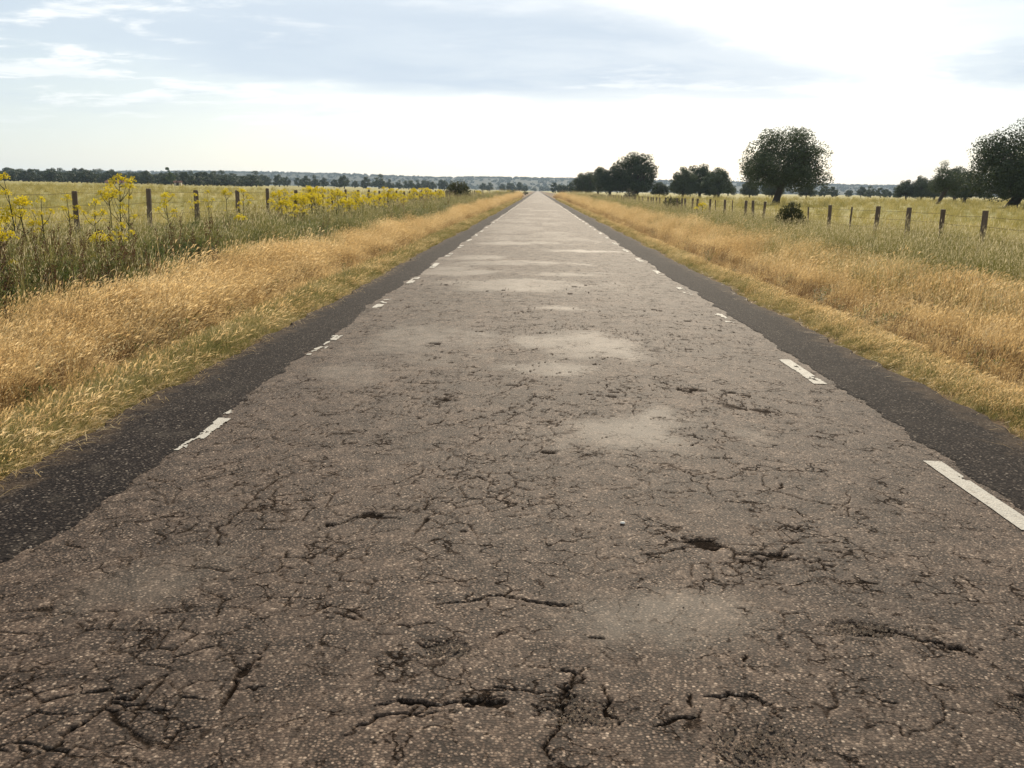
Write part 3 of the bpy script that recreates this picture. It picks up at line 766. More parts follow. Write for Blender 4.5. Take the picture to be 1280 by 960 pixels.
s = r.uniform(0.65, 1.15, len(x)) * (0.8 + 0.5 * fbm(x * 0.8, y * 0.6, 348, 2)) * np.where(np.abs(x) < 5.8, 0.75, 1.0) * (1 + np.clip(y - 30, 0, 200) / 200)
sets.append((x[keep], y[keep], s[keep], pick[keep]))
x, y, r = band_points(11000, 4.9, 10.6, 1, 230, 14.0, 342, 1.3, 3.0)
ax = np.abs(x) + (fbm(x * 0.6, y * 0.35, 311, 3) - 0.5) * 1.1
keep = (ax > 4.9 + 0.9 * r.random(len(x))) & (r.random(len(x)) < 1.2 - sstep(8.8, 10.6, np.abs(x)))
q = r.random(len(x))
pick = np.where(q < 0.22, r.integers(0, 3, len(x)), np.where(q < 0.52, 3 + r.integers(0, 2, len(x)), 5 + r.integers(0, 2, len(x))))
s = r.uniform(0.6, 1.0, len(x)) * (0.8 + 0.5 * fbm(x * 0.8, y * 0.6, 349, 2)) * np.where(np.abs(x) < 6.2, 0.8, 1.0) * (1 + np.clip(y - 30, 0, 200) / 200)
sets.append((x[keep], y[keep], s[keep], pick[keep]))
place('verge_weeds', sets, VW, 'tall green weeds and wild oats in front of both wire fences', 'weeds', 3)

VP_ = [variant('field_tuft', weed_grass(200 + i, (0.08, 0.24), 34).mesh('field_tuft', [M['field'], M['field']])) for i in range(3)]
sets = []
for side, nn in ((-1, 13000), (1, 15000)):
    x, y, r = band_points(nn * 2, 9.0, 120, side, 240, 30.0, 351 + side, 1.0, 12.0)
    k = (np.abs(x) < 0.72 * y + 4)
    x, y = x[k], y[k]
    keep = r.random(len(x)) < np.clip(38.0 / (y + 8), 0.1, 1)
    s = r.uniform(0.6, 1.2, len(x)) * (1 + y / 70)
    sets.append((x[keep], y[keep], s[keep], r.integers(0, 3, keep.sum())))
place('field_grass', sets, VP_, 'low dry pasture grass covering the fields beyond the fences', 'grass', 4)

# loose straw lying on the left shoulder, chippings in the ravelled spots
b = MB(); rr = random.Random(5)
for k in range(1500):
    side = -1 if rr.random() < 0.8 else 1
    y = 2.5 + 16 * rr.random() ** 1.5
    e = float(outer_edge(side, np.array([y]))[0]); x = side * (e - abs(rr.gauss(0, 0.10)) + 0.02)
    a = rr.uniform(0, 6.28); L = rr.uniform(0.03, 0.16); d = Vector((math.cos(a), math.sin(a), 0)); z = float(road_base(np.array([max(-2.35, min(2.6, x))]), np.array([y]))[0]) + 0.014
    c = Vector((x, y, z)); s_ = Vector((-d.y, d.x, 0))
    b.strip([c - d * L / 2, c + Vector((0, 0, rr.uniform(0.002, 0.015))), c + d * L / 2], [0.003, 0.004, 0.002], s_, 0)
tag(link('loose_straw', b.mesh('loose_straw', [M['gold']])), 'bits of dry straw scattered over the dark road shoulders', 'straw', kind='stuff')
b = MB(); rr = random.Random(6)
for k in range(1700):
    if k < 1200:
        rx, ry, ra, rb = RAVEL[[0, 0, 0, 1, 1, 2, 3, 3, 4][k % 9]]; x = rx + rr.gauss(0, ra * 0.55); y = ry + rr.gauss(0, rb * 0.6)
    else: x = rr.uniform(-2, 2.2); y = 1.7 + 4 * rr.random()
    z = float(road_base(np.array([x]), np.array([y]))[0]) - 0.004; q = rr.uniform(0.0025, 0.0055)
    c = Vector((x, y, z + q * 0.6)); ang = rr.uniform(0, 6.28); base = [c + Vector((math.cos(ang + i * 1.57) * q * rr.uniform(.8, 1.5), math.sin(ang + i * 1.57) * q * rr.uniform(.7, 1.3), rr.uniform(-.3, .3) * q)) for i in range(4)]
    top = c + Vector((rr.uniform(-.3, .3) * q, rr.uniform(-.3, .3) * q, q)); n0 = b.n
    b.V += [tuple(p) for p in base] + [tuple(top)]; b.n += 5
    for i in range(4): b.F.append([n0 + i, n0 + (i + 1) % 4, n0 + 4]); b.m.append(0)
tag(link('loose_chippings', b.mesh('loose_chippings', [M['gravel']])), 'loose tan stone chippings on the ravelled patches of the road', 'gravel', kind='stuff')
b = MB(); rr = random.Random(8)
bp = []
for i in range(5):
    ph = -1.2 + i * 0.6
    for j in range(8):
        a = j * math.pi / 4; q = 1 + rr.uniform(-.12, .12)
        bp.append((0.013 * math.cos(ph) * math.cos(a) * q, 0.010 * math.cos(ph) * math.sin(a) * q, 0.004 + 0.0055 * math.sin(ph) * q))
pf = [[i * 8 + j, i * 8 + (j + 1) % 8, (i + 1) * 8 + (j + 1) % 8, (i + 1) * 8 + j] for i in range(4) for j in range(8)] + [list(range(32, 40))]
me = bpy.data.meshes.new('pebble'); me.from_pydata(bp, [], pf); me.materials.append(M['pebble']); me.polygons.foreach_set('use_smooth', [True] * len(pf)); me.update()
tag(link('pebble', me, None, (0.402, 3.535, float(road_base(np.array([0.402]), np.array([3.535]))[0]) + 0.002)), 'small pale pebble lying alone in the middle of the asphalt', 'pebble')

# ------------------------------------------------------------------ trees
def oak(seed, H=10.0, W=11.0, trunk_h=2.4, tr=0.42, lean=(0.0, 0.0), lobes=46, leaves=12000, leaf=0.26, crown_lo=0.26, flat=1.0, loose=0.0, k=7):
    """returns (trunk mesh, crown mesh): forked tapering limbs and leaf clusters on lobes"""
    r = random.Random(seed); npr = np.random.default_rng(seed)
    top = Vector((lean[0], lean[1], trunk_h))
    tb = MB()
    tp = [Vector((0, 0, -0.3)), Vector((lean[0] * 0.05, lean[1] * 0.05, 0.0)), Vector((lean[0] * 0.25, lean[1] * 0.25, trunk_h * 0.3)), Vector((lean[0] * 0.65, lean[1] * 0.65, trunk_h * 0.68)), top]
    tb.tube(tp, [tr * 1.5, tr * 1.25, tr * 0.98, tr * 0.9, tr * 0.95], k, cap=False)
    zc = H * crown_lo; rz = H - zc
    cen = Vector((lean[0] * 1.3, lean[1] * 1.3, zc))
    Ls = []
    tries = 0
    while len(Ls) < lobes and tries < 6000:
        tries += 1
        th = r.uniform(0, 6.283); u = r.random(); ph = math.asin(u) if r.random() < 0.8 else r.uniform(-0.1, 0.35)
        q = r.uniform(0.62, 0.98) if r.random() < 0.8 else r.uniform(0.25, 0.6)
        bl = 0.80 + 0.42 * vnoise(np.array([math.cos(th) * 1.6 + seed]), np.array([math.sin(th) * 1.6 + ph * 1.5]), seed)[0]
        rad = r.uniform(0.095, 0.165) * W
        x = math.cos(th) * math.cos(ph) * (W / 2 - rad * 0.7) * q * bl; y = math.sin(th) * math.cos(ph) * (W / 2 - rad * 0.7) * q * bl
        z = (math.sin(ph) ** flat if ph > 0 else math.sin(ph)) * (rz - rad * 0.75) * q * bl + rad * 0.25
        c = cen + Vector((x, y, z))
        if any((c - d).length < 0.45 * (rad + e) for d, e in Ls): continue
        Ls.append((c, rad))
    # limbs: main forks, then to lobes
    nm = 4 + seed % 2
    mains = []
    for i in range(nm):
        a = 6.283 * i / nm + r.uniform(-.4, .4); q = r.uniform(0.22, 0.36) * W
        e = cen + Vector((math.cos(a) * q, math.sin(a) * q, rz * r.uniform(0.18, 0.45)))
        m1 = top.lerp(e, 0.35) + Vector((r.gauss(0, .25), r.gauss(0, .25), 0.25)); m2 = top.lerp(e, 0.7) + Vector((r.gauss(0, .3), r.gauss(0, .3), 0.3))
        tb.tube([top - Vector((0, 0, 0.25)), m1, m2, e], [tr * 0.62, tr * 0.46, tr * 0.32, tr * 0.18], max(5, k - 2)); mains.append((m2, e))
    for c, rad in Ls:
        m2, e = min(mains, key=lambda me_: (me_[1] - c).length)
        s0 = m2.lerp(e, r.random()); md_ = s0.lerp(c, 0.5) + Vector((r.gauss(0, .3), r.gauss(0, .3), r.gauss(0.1, .2)))
        tb.tube([s0, md_, c], [tr * 0.20, tr * 0.12, tr * 0.04], 4)
    wts = np.array([rad ** 2 for _, rad in Ls]); wts /= wts.sum()
    cnt = npr.multinomial(leaves, wts)
    P = []; ND = []
    for (c, rad), n in zip(Ls, cnt):
        d = npr.normal(size=(n, 3)); d /= np.linalg.norm(d, axis=1)[:, None]
        q = rad * np.where(npr.random(n) < 0.7, npr.uniform(0.74, 1.0, n), npr.random(n) ** 0.5 * 0.8) * (1 + loose * npr.random(n))
        q *= 0.74 + 0.5 * vnoise(d[:, 0] * 2.0 + c.x, d[:, 1] * 2.0 + d[:, 2] * 1.7 + c.y, seed + 3)
        ND.append(d)
        p = np.array(c)[None, :] + d * q[:, None] * np.array([1.0, 1.0, 0.82])
        P.append(p)
    P = np.concatenate(P); n = len(P)
    nrm = np.concatenate(ND) * 1.0 + npr.normal(size=(n, 3)) * 0.55; nrm /= np.linalg.norm(nrm, axis=1)[:, None]
    ref = npr.normal(size=(n, 3)); u = np.cross(nrm, ref); u /= np.linalg.norm(u, axis=1)[:, None]; v = np.cross(nrm, u)
    sz = (leaf * npr.uniform(0.55, 1.3, n))[:, None]
    j = lambda: npr.uniform(0.6, 1.2, (n, 1))
    A = P - u * sz * 0.5 * j(); B = P - v * sz * 0.36 * j(); Cc = P + u * sz * 0.5 * j() + nrm * sz * 0.15; D = P + v * sz * 0.36 * j()
    V = np.stack([A, B, Cc, D], 1).reshape(-1, 3); F = np.arange(4 * n).reshape(-1, 4)
    return tb.mesh('trunk', [M['bark']], True), mesh_np('crown', V, F, [M['oakleaf']])
def plant_tree(name, meshes, x, y, rz, s, label, cat, group=None, sz=None):
    z = float(ground_z(x, y)) if y < 1950 else 0.0
    t = empty(name, (x, y, z - 0.05), rz); t.scale = (s, s, sz or s)
    link('trunk', meshes[0], t); link('crown', meshes[1], t)
    tag(t, label, cat, group); return t

lone = oak(11, 10.6, 12.8, 2.9, 0.46, (0.7, 0.2), 74, 44000, 0.22, 0.28)
plant_tree('oak_tree', lone, 31.0, 114.5, 0, 1.0, 'large round holm oak standing alone behind the ball-shaped bush on the fence', 'tree', None, 0.92)
bigr = oak(23, 9.7, 16.0, 2.2, 0.58, (1.5, 0.3), 92, 62000, 0.24, 0.21)
plant_tree('oak_tree', bigr, 54.6, 102.1, 0, 1.0, 'huge dark oak with a leaning trunk at the right edge of the photo', 'tree')
open_oak = oak(31, 9.0, 7.8, 2.5, 0.40, (1.1, 0.0), 28, 10000, 0.22, 0.28, 1.0, 0.25)
mids = [oak(41, 9.6, 11.0, 2.3, 0.42, (0.4, 0.1), 46, 20000, 0.33, 0.22), oak(52, 9.0, 10.0, 2.2, 0.40, (-0.5, 0.2), 42, 19000, 0.33, 0.22), oak(63, 10.5, 11.6, 2.5, 0.45, (0.2, -0.3), 48, 21000, 0.33, 0.20, 0.9)]
plant_tree('oak_tree', open_oak, 62.9, 138.8, 0, 0.80, 'thin open-crowned oak on a leaning trunk, left of the huge oak', 'tree')
GR = 'holm oaks scattered over the right pasture'
for m, x, y, s, rz, lab in (
    (0, 85.4, 157.4, 0.95, 0.5, 'oak half hidden behind the huge leaning oak at the right edge'),
    (1, 82.0, 170.0, 0.74, 1.9, 'dark oak between the thin open-crowned oak and the huge oak'),
    (2, 100.0, 212.0, 0.85, 2.6, 'oak standing farther back behind the thin open-crowned oak'),
    (0, 99.0, 228.0, 0.66, 4.0, 'small round oak just left of the thin open-crowned oak'),
    (1, 96.0, 230.0, 0.64, 0.8, 'small twin-looking oak, leftmost of the group beside the thin open oak'),
    (2, 113.0, 252.0, 0.6, 1.2, 'distant oak peeping out under the thin open-crowned oak'),
    (2, 24.6, 224.0, 1.16, 0.3, 'tallest oak of the clump near the road, its dome above the rest'),
    (1, 18.6, 226.0, 0.95, 2.2, 'oak joined to the left side of the tallest roadside oak'),
    (0, 23.8, 345.0, 1.12, 1.4, 'round oak left of the tallest roadside oak, crown wider than high'),
    (1, 31.5, 228.0, 0.50, 3.3, 'low oak filling the gap right of the tallest roadside oak'),
    (0, 36.0, 218.0, 0.80, 5.1, 'left oak of the flat-topped clump between tall oak and lone oak'),
    (2, 41.5, 224.0, 0.88, 3.9, 'middle oak of the flat-topped clump between tall oak and lone oak'),
    (1, 43.8, 212.0, 0.90, 0.2, 'right oak of the flat-topped clump between tall oak and lone oak'),
    (2, 14.6, 262.0, 0.72, 4.4, 'lower oak at the road side of the tall roadside clump'),
    (1, 28.6, 250.0, 0.80, 5.6, 'oak merged into the right flank of the tallest roadside oak'),
    (0, 47.6, 236.0, 0.74, 1.3, 'small oak closing the right end of the flat-topped clump'),
    (0, 70.0, 290.0, 0.62, 2.0, 'low oak in the gap just left of the lone oak'),
    (2, 68.0, 255.0, 0.66, 2.8, 'dark low oak seen beneath the left side of the lone oak crown'),
    (1, 80.0, 262.0, 0.55, 1.1, 'dark low oak seen beneath the right side of the lone oak crown')):
    plant_tree('oak_tree', mids[m], x, y, rz, s, lab, 'tree', GR)

far = [oak(71 + i, 8.5 + 0.6 * (i % 3), 9.5 + (i % 2), 1.9, 0.40, (0.2, 0), 26, 2600, 0.72, 0.16 - 0.03 * (i % 2), 1.0, 0.0, 5) for i in range(5)]
rf = random.Random(12)
def az_x(u, y): return (u - 672.0) / 1065.0 * (y * 0.99)      # world x of a bearing read off the photo
for k in range(26):                                    # far right pasture
    u = [694, 703, 712, 720, 1022, 1032, 1051, 1066, 1078, 1090, 1098, 1110, 1150, 1180, 1215, 1240, 1262, 1280, 935, 905, 890, 846, 955, 1005, 700, 1125][k]
    y = [560, 520, 480, 430, 420, 440, 560, 470, 455, 470, 500, 460, 420, 440, 400, 410, 430, 400, 430, 450, 520, 480, 400, 460, 700, 520][k]
    plant_tree('distant_oak', far[k % 5], az_x(u, y), y, rf.uniform(0, 6), rf.uniform(0.65, 0.9) * (0.8 if u > 1000 else 1.0), ('hazy oak in the far row between the road end and the round oaks' if u < 730 else ('small hazy oak far behind, left of the lone oak' if u < 960 else ('small hazy oak in the gap between the lone oak and the thin open oak' if u < 1130 else 'small hazy oak far behind the huge leaning oak and its neighbours'))), 'tree', 'hazy oaks far across the right pasture')
n_left = 0
u = -25.0
while u < 330:                                         # long dark tree line on the left
    y = rf.uniform(405, 520)
    plant_tree('tree_line_oak', far[rf.randrange(5)], az_x(u, y), y, rf.uniform(0, 6), rf.uniform(0.8, 1.15), 'dark oak in the near tree line rank, %s of the slim pale tree' % ('left' if u < 216 else 'right'), 'tree', 'near oaks of the left tree line', rf.uniform(0.54, 0.86))
    u += rf.uniform(3.5, 7.5)
u = -20.0
while u < 330:
    y = rf.uniform(600, 760)
    plant_tree('tree_line_oak', far[rf.randrange(5)], az_x(u, y), y, rf.uniform(0, 6), rf.uniform(1.25, 1.6), 'oak in the rear tree line rank, %s of the slim pale tree' % ('left' if u < 216 else 'right'), 'tree', 'rear oaks of the left tree line', rf.uniform(1.0, 1.25))
    u += rf.uniform(7, 11)
for u, y, s in ((338, 620, 0.9), (352, 600, 1.05), (362, 640, 0.95), (376, 640, 0.8), (384, 600, 1.0), (396, 620, 1.0), (407, 650, 0.95), (420, 640, 0.8), (433, 560, 1.05), (446, 700, 0.8), (460, 640, 1.1), (476, 650, 1.15),
                (489, 700, 0.85), (500, 720, 0.9), (513, 680, 1.1), (524, 700, 0.9), (534, 720, 1.0), (543, 700, 0.8), (557, 720, 1.1), (567, 760, 0.9), (582, 800, 0.9), (604, 820, 0.95), (613, 840, 1.0), (628, 860, 0.9), (640, 880, 1.15), (650, 860, 1.1), (656, 900, 1.0), (677, 1650, 1.3), (684, 1650, 1.4), (668, 1600, 1.1)):
    plant_tree('field_edge_oak', far[rf.randrange(5)], az_x(u, y), y, rf.uniform(0, 6), s * rf.uniform(0.9, 1.1), ('blue-grey oak at the far field edge above the dense yellow row' if u < 560 else ('hazy oak between the rounded shrub and the road end' if u < 664 else 'faintest hazy oak right behind the road end')), 'tree', 'hazy oaks at the far field edge near the road end')

# tall pale tree rising above the left tree line
def poplar(seed):
    r = np.random.default_rng(seed); tb = MB()
    tb.tube([Vector((0, 0, -.3)), Vector((.1, 0, 3)), Vector((-.3, 0, 6.5)), Vector((-.6, 0, 8.8))], [.28, .22, .14, .05], 6)
    P = []
    for c, ra, n in (((0.4, 0, 3.2), 2.3, 500), ((0.9, 0, 4.6), 1.9, 380), ((-0.9, 0, 4.0), 1.7, 300), ((0.0, 0.3, 5.8), 1.3, 220), ((-1.4, 0, 8.6), 1.05, 170), ((-0.6, 0, 7.4), 0.7, 60)):
        d = r.normal(size=(n, 3)); d /= np.linalg.norm(d, axis=1)[:, None]; P.append(np.array(c) + d * (ra * r.random(n) ** .5)[:, None] * np.array([1, 1, .7]))
    P = np.concatenate(P); n = len(P); a = r.normal(size=(n, 3)); a /= np.linalg.norm(a, axis=1)[:, None]; bb = np.cross(a, r.normal(size=(n, 3))); bb /= np.linalg.norm(bb, axis=1)[:, None]
    s = r.uniform(.2, .42, (n, 1)); V = np.stack([P - a * s, P - bb * s * .7, P + a * s, P + bb * s * .7], 1).reshape(-1, 3)
    return tb.mesh('trunk', [M['bark']], True), mesh_np('crown', V, np.arange(4 * n).reshape(-1, 4), [M['poplarleaf']])
plant_tree('tall_tree', poplar(5), az_x(216, 395), 395, 0, 0.86, 'slim pale green tree poking above the left tree line', 'tree')

# wood that covers the hills: too many crowns to count
fr = np.random.default_rng(99)
n = 8000
x = fr.uniform(-4200, 3600, n); y = np.where(fr.random(n) < 0.55, fr.uniform(2000, 3000, n), fr.normal(3000, 60, n))
S = fr.uniform(0.75, 1.35, n)
vt = []
for i in range(3):
    tm, cm = oak(301 + i, 8.0, 12.0, 1.2, 0.3, (0, 0), 10, 260, 2.3, 0.06, 1.0, 0.0, 4)
    vt.append(variant('hill_crown', cm))
scatter('hill_forest', np.stack([x, y, hill_z(x, y) - 1.0], 1), fr.uniform(0, 6.28, n), np.zeros((n, 2)), S, fr.integers(0, 3, n), vt, 'blue hazy woodland covering the long low hills on the horizon', 'woodland')

# ------------------------------------------------------------------ bushes
def bush(seed, W, H, n, leaf, mat, twig=0.0):
    r = random.Random(seed); npr = np.random.default_rng(seed); tb = MB()
    for i in range(14):
        a = r.uniform(0, 6.28); q = r.uniform(0.2, 0.5) * W; e = Vector((q * math.cos(a), q * math.sin(a), H * r.uniform(0.45, 1.0 + twig)))
        if e.z > H * 0.75: e.x *= 0.5; e.y *= 0.5
        tb.tube([Vector((r.uniform(-.06, .06) * W, r.uniform(-.06, .06) * W, -0.1)), e * 0.5 + Vector((0, 0, .05 * H)), e], [0.022 * W, 0.013 * W, 0.004 * W], 5)
    d = npr.normal(size=(n, 3)); d[:, 2] = np.abs(d[:, 2]) * 1.0 - 0.25; d /= np.linalg.norm(d, axis=1)[:, None]
    q = npr.random(n) ** 0.38 * (0.72 + 0.5 * fbm(d[:, 0] * 3 + seed, d[:, 1] * 3 + d[:, 2] * 3, seed, 3))
    P = d * q[:, None] * np.array([W * .56, W * .56, H * 0.66]) + np.array([0, 0, H * 0.40])
    P[:, 2] = np.maximum(P[:, 2], 0.03)
    a = npr.normal(size=(n, 3)) * 0.5 + d; a /= np.linalg.norm(a, axis=1)[:, None]; b_ = np.cross(a, npr.normal(size=(n, 3))); b_ /= np.linalg.norm(b_, axis=1)[:, None]
    s = leaf * npr.uniform(.6, 1.4, (n, 1)); V = np.stack([P - a * s, P - b_ * s * .32, P + a * s, P + b_ * s * .32], 1).reshape(-1, 3)
    return tb.mesh('branches', [M['bark']], True), mesh_np('foliage', V, np.arange(4 * n).reshape(-1, 4), [mat])
def plant_bush(nm, x, y, ms, label):
    t = empty(nm, (x, y, float(ground_z(x, y)) - 0.02)); link('branches', ms[0], t); link('foliage', ms[1], t); tag(t, label, 'bush'); return t
plant_bush('round_bush', 8.75, 30.2, bush(3, 0.92, 1.12, 6000, 0.036, M['broomleaf']), 'dark ball-shaped bush growing at the right fence below the lone oak')
plant_bush('twiggy_bush', 9.0, 58.5, bush(4, 1.35, 1.15, 1300, 0.06, M['broomleaf'], 0.25), 'twiggy dark bush on the right fence line below the flat-topped oak clump')
plant_bush('grey_bush', 10.3, 98.0, bush(6, 1.35, 1.65, 1000, 0.08, M['greybush'], 0.2), 'grey-brown upright bush in front of the tallest roadside oak')
plant_bush('dark_shrub', 7.4, 118.0, bush(15, 1.5, 0.9, 700, 0.09, M['broomleaf']), 'low dark bush beside the right verge, left of the grey-brown bush')
plant_bush('broom_shrub', -9.3, 102.0, bush(7, 2.7, 2.35, 4200, 0.09, M['broomleaf']), 'rounded dark shrub at the end of the yellow flowers on the left')
plant_bush('dark_shrub', -7.0, 240.0, bush(9, 2.2, 1.5, 500, 0.16, M['broomleaf']), 'tiny dark bush on the left verge just before the road end')
plant_bush('dark_shrub', -4.6, 330.0, bush(10, 2.2, 1.2, 400, 0.16, M['broomleaf']), 'tiniest dark bush touching the left road edge at the vanishing point')

# ------------------------------------------------------------------ fences
def post_mesh(seed, h, rad, sides=8):
    r = random.Random(seed); b = MB(); n = 7; pts = []; rads = []
    lx, ly = r.gauss(0, 0.02), r.gauss(0, 0.02)
    for i in range(n):
        t = i / (n - 1); pts.append(Vector((lx * t + r.gauss(0, .003), ly * t + r.gauss(0, .003), -0.3 + (h + 0.3) * t))); rads.append(rad * r.uniform(0.93, 1.06))
    pts.append(pts[-1] + Vector((0, 0, 0.012))); rads.append(rad * 0.82)
    b.tube(pts, rads, sides)
    return b.mesh('post', [M['post']], False)
def fence(name, x0, ys, tops, stakes, wires, label, y_far):
    f = empty(name, (x0, 0, 0)); tag(f, label, 'fence'); r = random.Random(name)
    pm = [post_mesh(900 + i + len(name), 1.0, 0.062) for i in range(5)]
    sm = [post_mesh(950 + i, 1.0, 0.024, 6) for i in range(2)]
    for i, (y, h) in enumerate(zip(ys, tops)):
        gz = float(ground_z(x0, y)); xo = r.gauss(0, 0.03)
        o = link('post', pm[i % 5], f, (xo, y, gz)); o.scale = (1, 1, h - gz); o.rotation_euler = (r.gauss(0, .025), r.gauss(0, .03), r.uniform(0, 6.28)); 
        q = r.uniform(0.88, 1.1); o.scale = (q, q, h - gz)
    for i, (y, h) in enumerate(stakes):
        gz = float(ground_z(x0, y)); o = link('stake', sm[i % 2], f, (r.gauss(0, .03), y, gz)); o.scale = (1, 1, h - gz); o.rotation_euler = (r.gauss(0, .05), r.choice([-1, 1]) * r.uniform(0.03, .09), r.uniform(0, 6.28))
    allys = sorted(list(ys) + [y for y, _ in stakes])
    allys = [allys[0] - 3.6] + allys
    for wz in wires:
        b = MB(); pts = []
        for a, c in zip(allys[:-1], allys[1:]):
            for k in range(3):
                t = k / 3; pts.append(Vector((-math.copysign(0.068, x0), a + (c - a) * t, wz + float(ground_z(x0, a)) * 0.5 - 0.02 * math.sin(math.pi * t) + 0.004 * math.sin(a * 7 + wz * 9))))
        b.tube(pts, [0.0032] * len(pts), 4)
        link('wire', b.mesh('wire', [M['wire']]), f)
    return f
ly = [10.9, 14.2, 17.63, 20.92, 24.05, 27.41, 30.36]; 
while ly[-1] < 150: ly.append(ly[-1] + 3.2 + 0.5 * math.sin(ly[-1] * 3.1))
rl = random.Random(3)
fence('left_fence', -9.5, ly, [1.33 + rl.gauss(0, 0.03) for _ in ly], [], (0.42, 0.72, 1.0, 1.25), 'wire fence on grey wooden posts behind the yellow-flowered weeds', 150)
ry = [11.2, 14.6, 18.12, 19.96, 21.89, 23.74, 27.39, 31.3, 35.42, 37.24, 38.84, 42.84, 46.72, 50.26, 52.2, 54.15, 55.94, 57.53, 60.5, 63.2, 65.75, 67.51, 69.12, 70.91, 72.86, 76.26]
rt = [1.13, 1.13, 1.15, 1.14, 1.14, 1.14, 1.11, 1.13, 1.12, 1.14, 1.12, 1.12, 1.11, 1.10, 1.10, 1.08, 1.08, 1.08, 1.06, 1.06, 1.05, 1.04, 1.03, 1.03, 1.02, 1.02]
while ry[-1] < 150: ry.append(ry[-1] + 3.4 + 0.5 * math.sin(ry[-1] * 2.3)); rt.append(1.02)
fence('right_fence', 9.2, ry, rt, [(25.66, 1.09), (29.51, 1.02), (41.21, 1.10), (45.01, 1.09)], (0.32, 0.58, 0.82, 1.02), 'wire fence on dark wooden posts along the right pasture', 150)

# ------------------------------------------------------------------ yellow flowering fennel-like plants
def umbel(seed, R_=0.085, n=30):
    r = random.Random(seed); b = MB()
    for i in range(n):
        q = math.sqrt(r.random()); a = r.uniform(0, 6.28); p = Vector((R_ * q * math.cos(a), R_ * q * math.sin(a), R_ * ((1.05 - 1.0 * q * q) * r.uniform(0.5, 1.1) + r.uniform(-0.35, 0.1))))
        if i % 3 == 0: b.strip([Vector((0, 0, -0.02)), p], [0.0025, 0.0015], Vector((math.sin(a), -math.cos(a), 0)), 1)
        for k in range(3):
            c = p + Vector((r.gauss(0, .010), r.gauss(0, .010), r.gauss(0, .008))); d = Vector((r.gauss(0, 1), r.gauss(0, 1), r.gauss(0.6, 0.8))).normalized(); u = d.orthogonal().normalized(); v = d.cross(u); s = r.uniform(0.007, 0.013)
            b.face([c - u * s, c - v * s, c + u * s, c + v * s], 0)
    return b.mesh('flower_head', [M['flower'], M['stem']])
UMB = [umbel(400 + i, 0.075 + 0.012 * (i % 3), 34 + 5 * (i % 3)) for i in range(5)]
def fennel(seed, h, heads, spread_=0.22):
    """returns (stem mesh, [(head mesh index, position, scale)], leaf mesh)"""
    r = random.Random(seed); b = MB(); lf = MB(); H_ = []
    lx, ly_ = r.gauss(0, .06), r.gauss(0, .05)
    axis = lambda t: Vector((lx * t * t * h + 0.012 * math.sin(t * 9 + seed), ly_ * t * t * h, h * t))
    b.tube([axis(t / 6) - Vector((0, 0, .05 if t == 0 else 0)) for t in range(7)], [0.013, 0.0125, 0.012, 0.011, 0.009, 0.007, 0.004], 6)
    H_.append((r.randrange(5), axis(1.0), r.uniform(1.0, 1.35)))
    for i in range(heads - 1):
        t = r.uniform(0.42, 0.93); a = i * 2.4 + r.uniform(-.4, .4); L = spread_ * r.uniform(0.6, 1.25) * (1.35 - 0.5 * t)
        s0 = axis(t); e = s0 + Vector((math.cos(a) * L, math.sin(a) * L, L * r.uniform(0.7, 1.35)))
        if e.z > h * 1.02: e.z = h * r.uniform(0.93, 1.02)
        b.tube([s0, s0.lerp(e, .5) + Vector((math.cos(a), math.sin(a), -0.4)) * L * .12, e], [0.006, 0.005, 0.003], 5)
        H_.append((r.randrange(5), e, r.uniform(0.75, 1.25)))
    for i in range(16):                                  # ferny leaves on the lower stem
        t = r.uniform(0.02, 0.62); s0 = axis(t); a = r.uniform(0, 6.28); L = r.uniform(0.10, 0.26) * (1.1 - t); d = Vector((math.cos(a), math.sin(a), r.uniform(.1, .9))).normalized()
        for k in range(9):
            c = s0 + d * L * (k + 1) / 9; q = Vector((r.gauss(0, 1), r.gauss(0, 1), r.gauss(0, .7))).normalized(); m_ = L * 0.28
            lf.strip([c, c + q * m_ * .5, c + q * m_], [0.003, 0.007, 0.001], q.orthogonal().normalized(), 0)
        lf.strip([s0, s0 + d * L], [0.004, 0.002], Vector((-d.y, d.x, 0)), 0)
    return b.mesh('stem', [M['stem']], True), H_, lf.mesh('leaves', [M['weed']])
FV = [fennel(500 + i, 1.0, (7, 9, 7, 12, 5)[i], (0.18, 0.20, 0.15, 0.22, 0.14)[i]) for i in range(5)]
def plant_fennel(x, y, h, v, rz, label, group=None, wide=1.0):
    st, heads, lf = FV[v]
    t = empty('yellow_flower_plant', (x, y, float(ground_z(x, y)) - 0.02), rz); t.scale = (wide, wide, h)
    link('stem', st, t); link('leaves', lf, t)
    for mi_, p, s in heads:
        o = link('flower_head', UMB[mi_], t, p); o.scale = (s, s, s / h * wide)
    tag(t, label, 'plant', group); return t
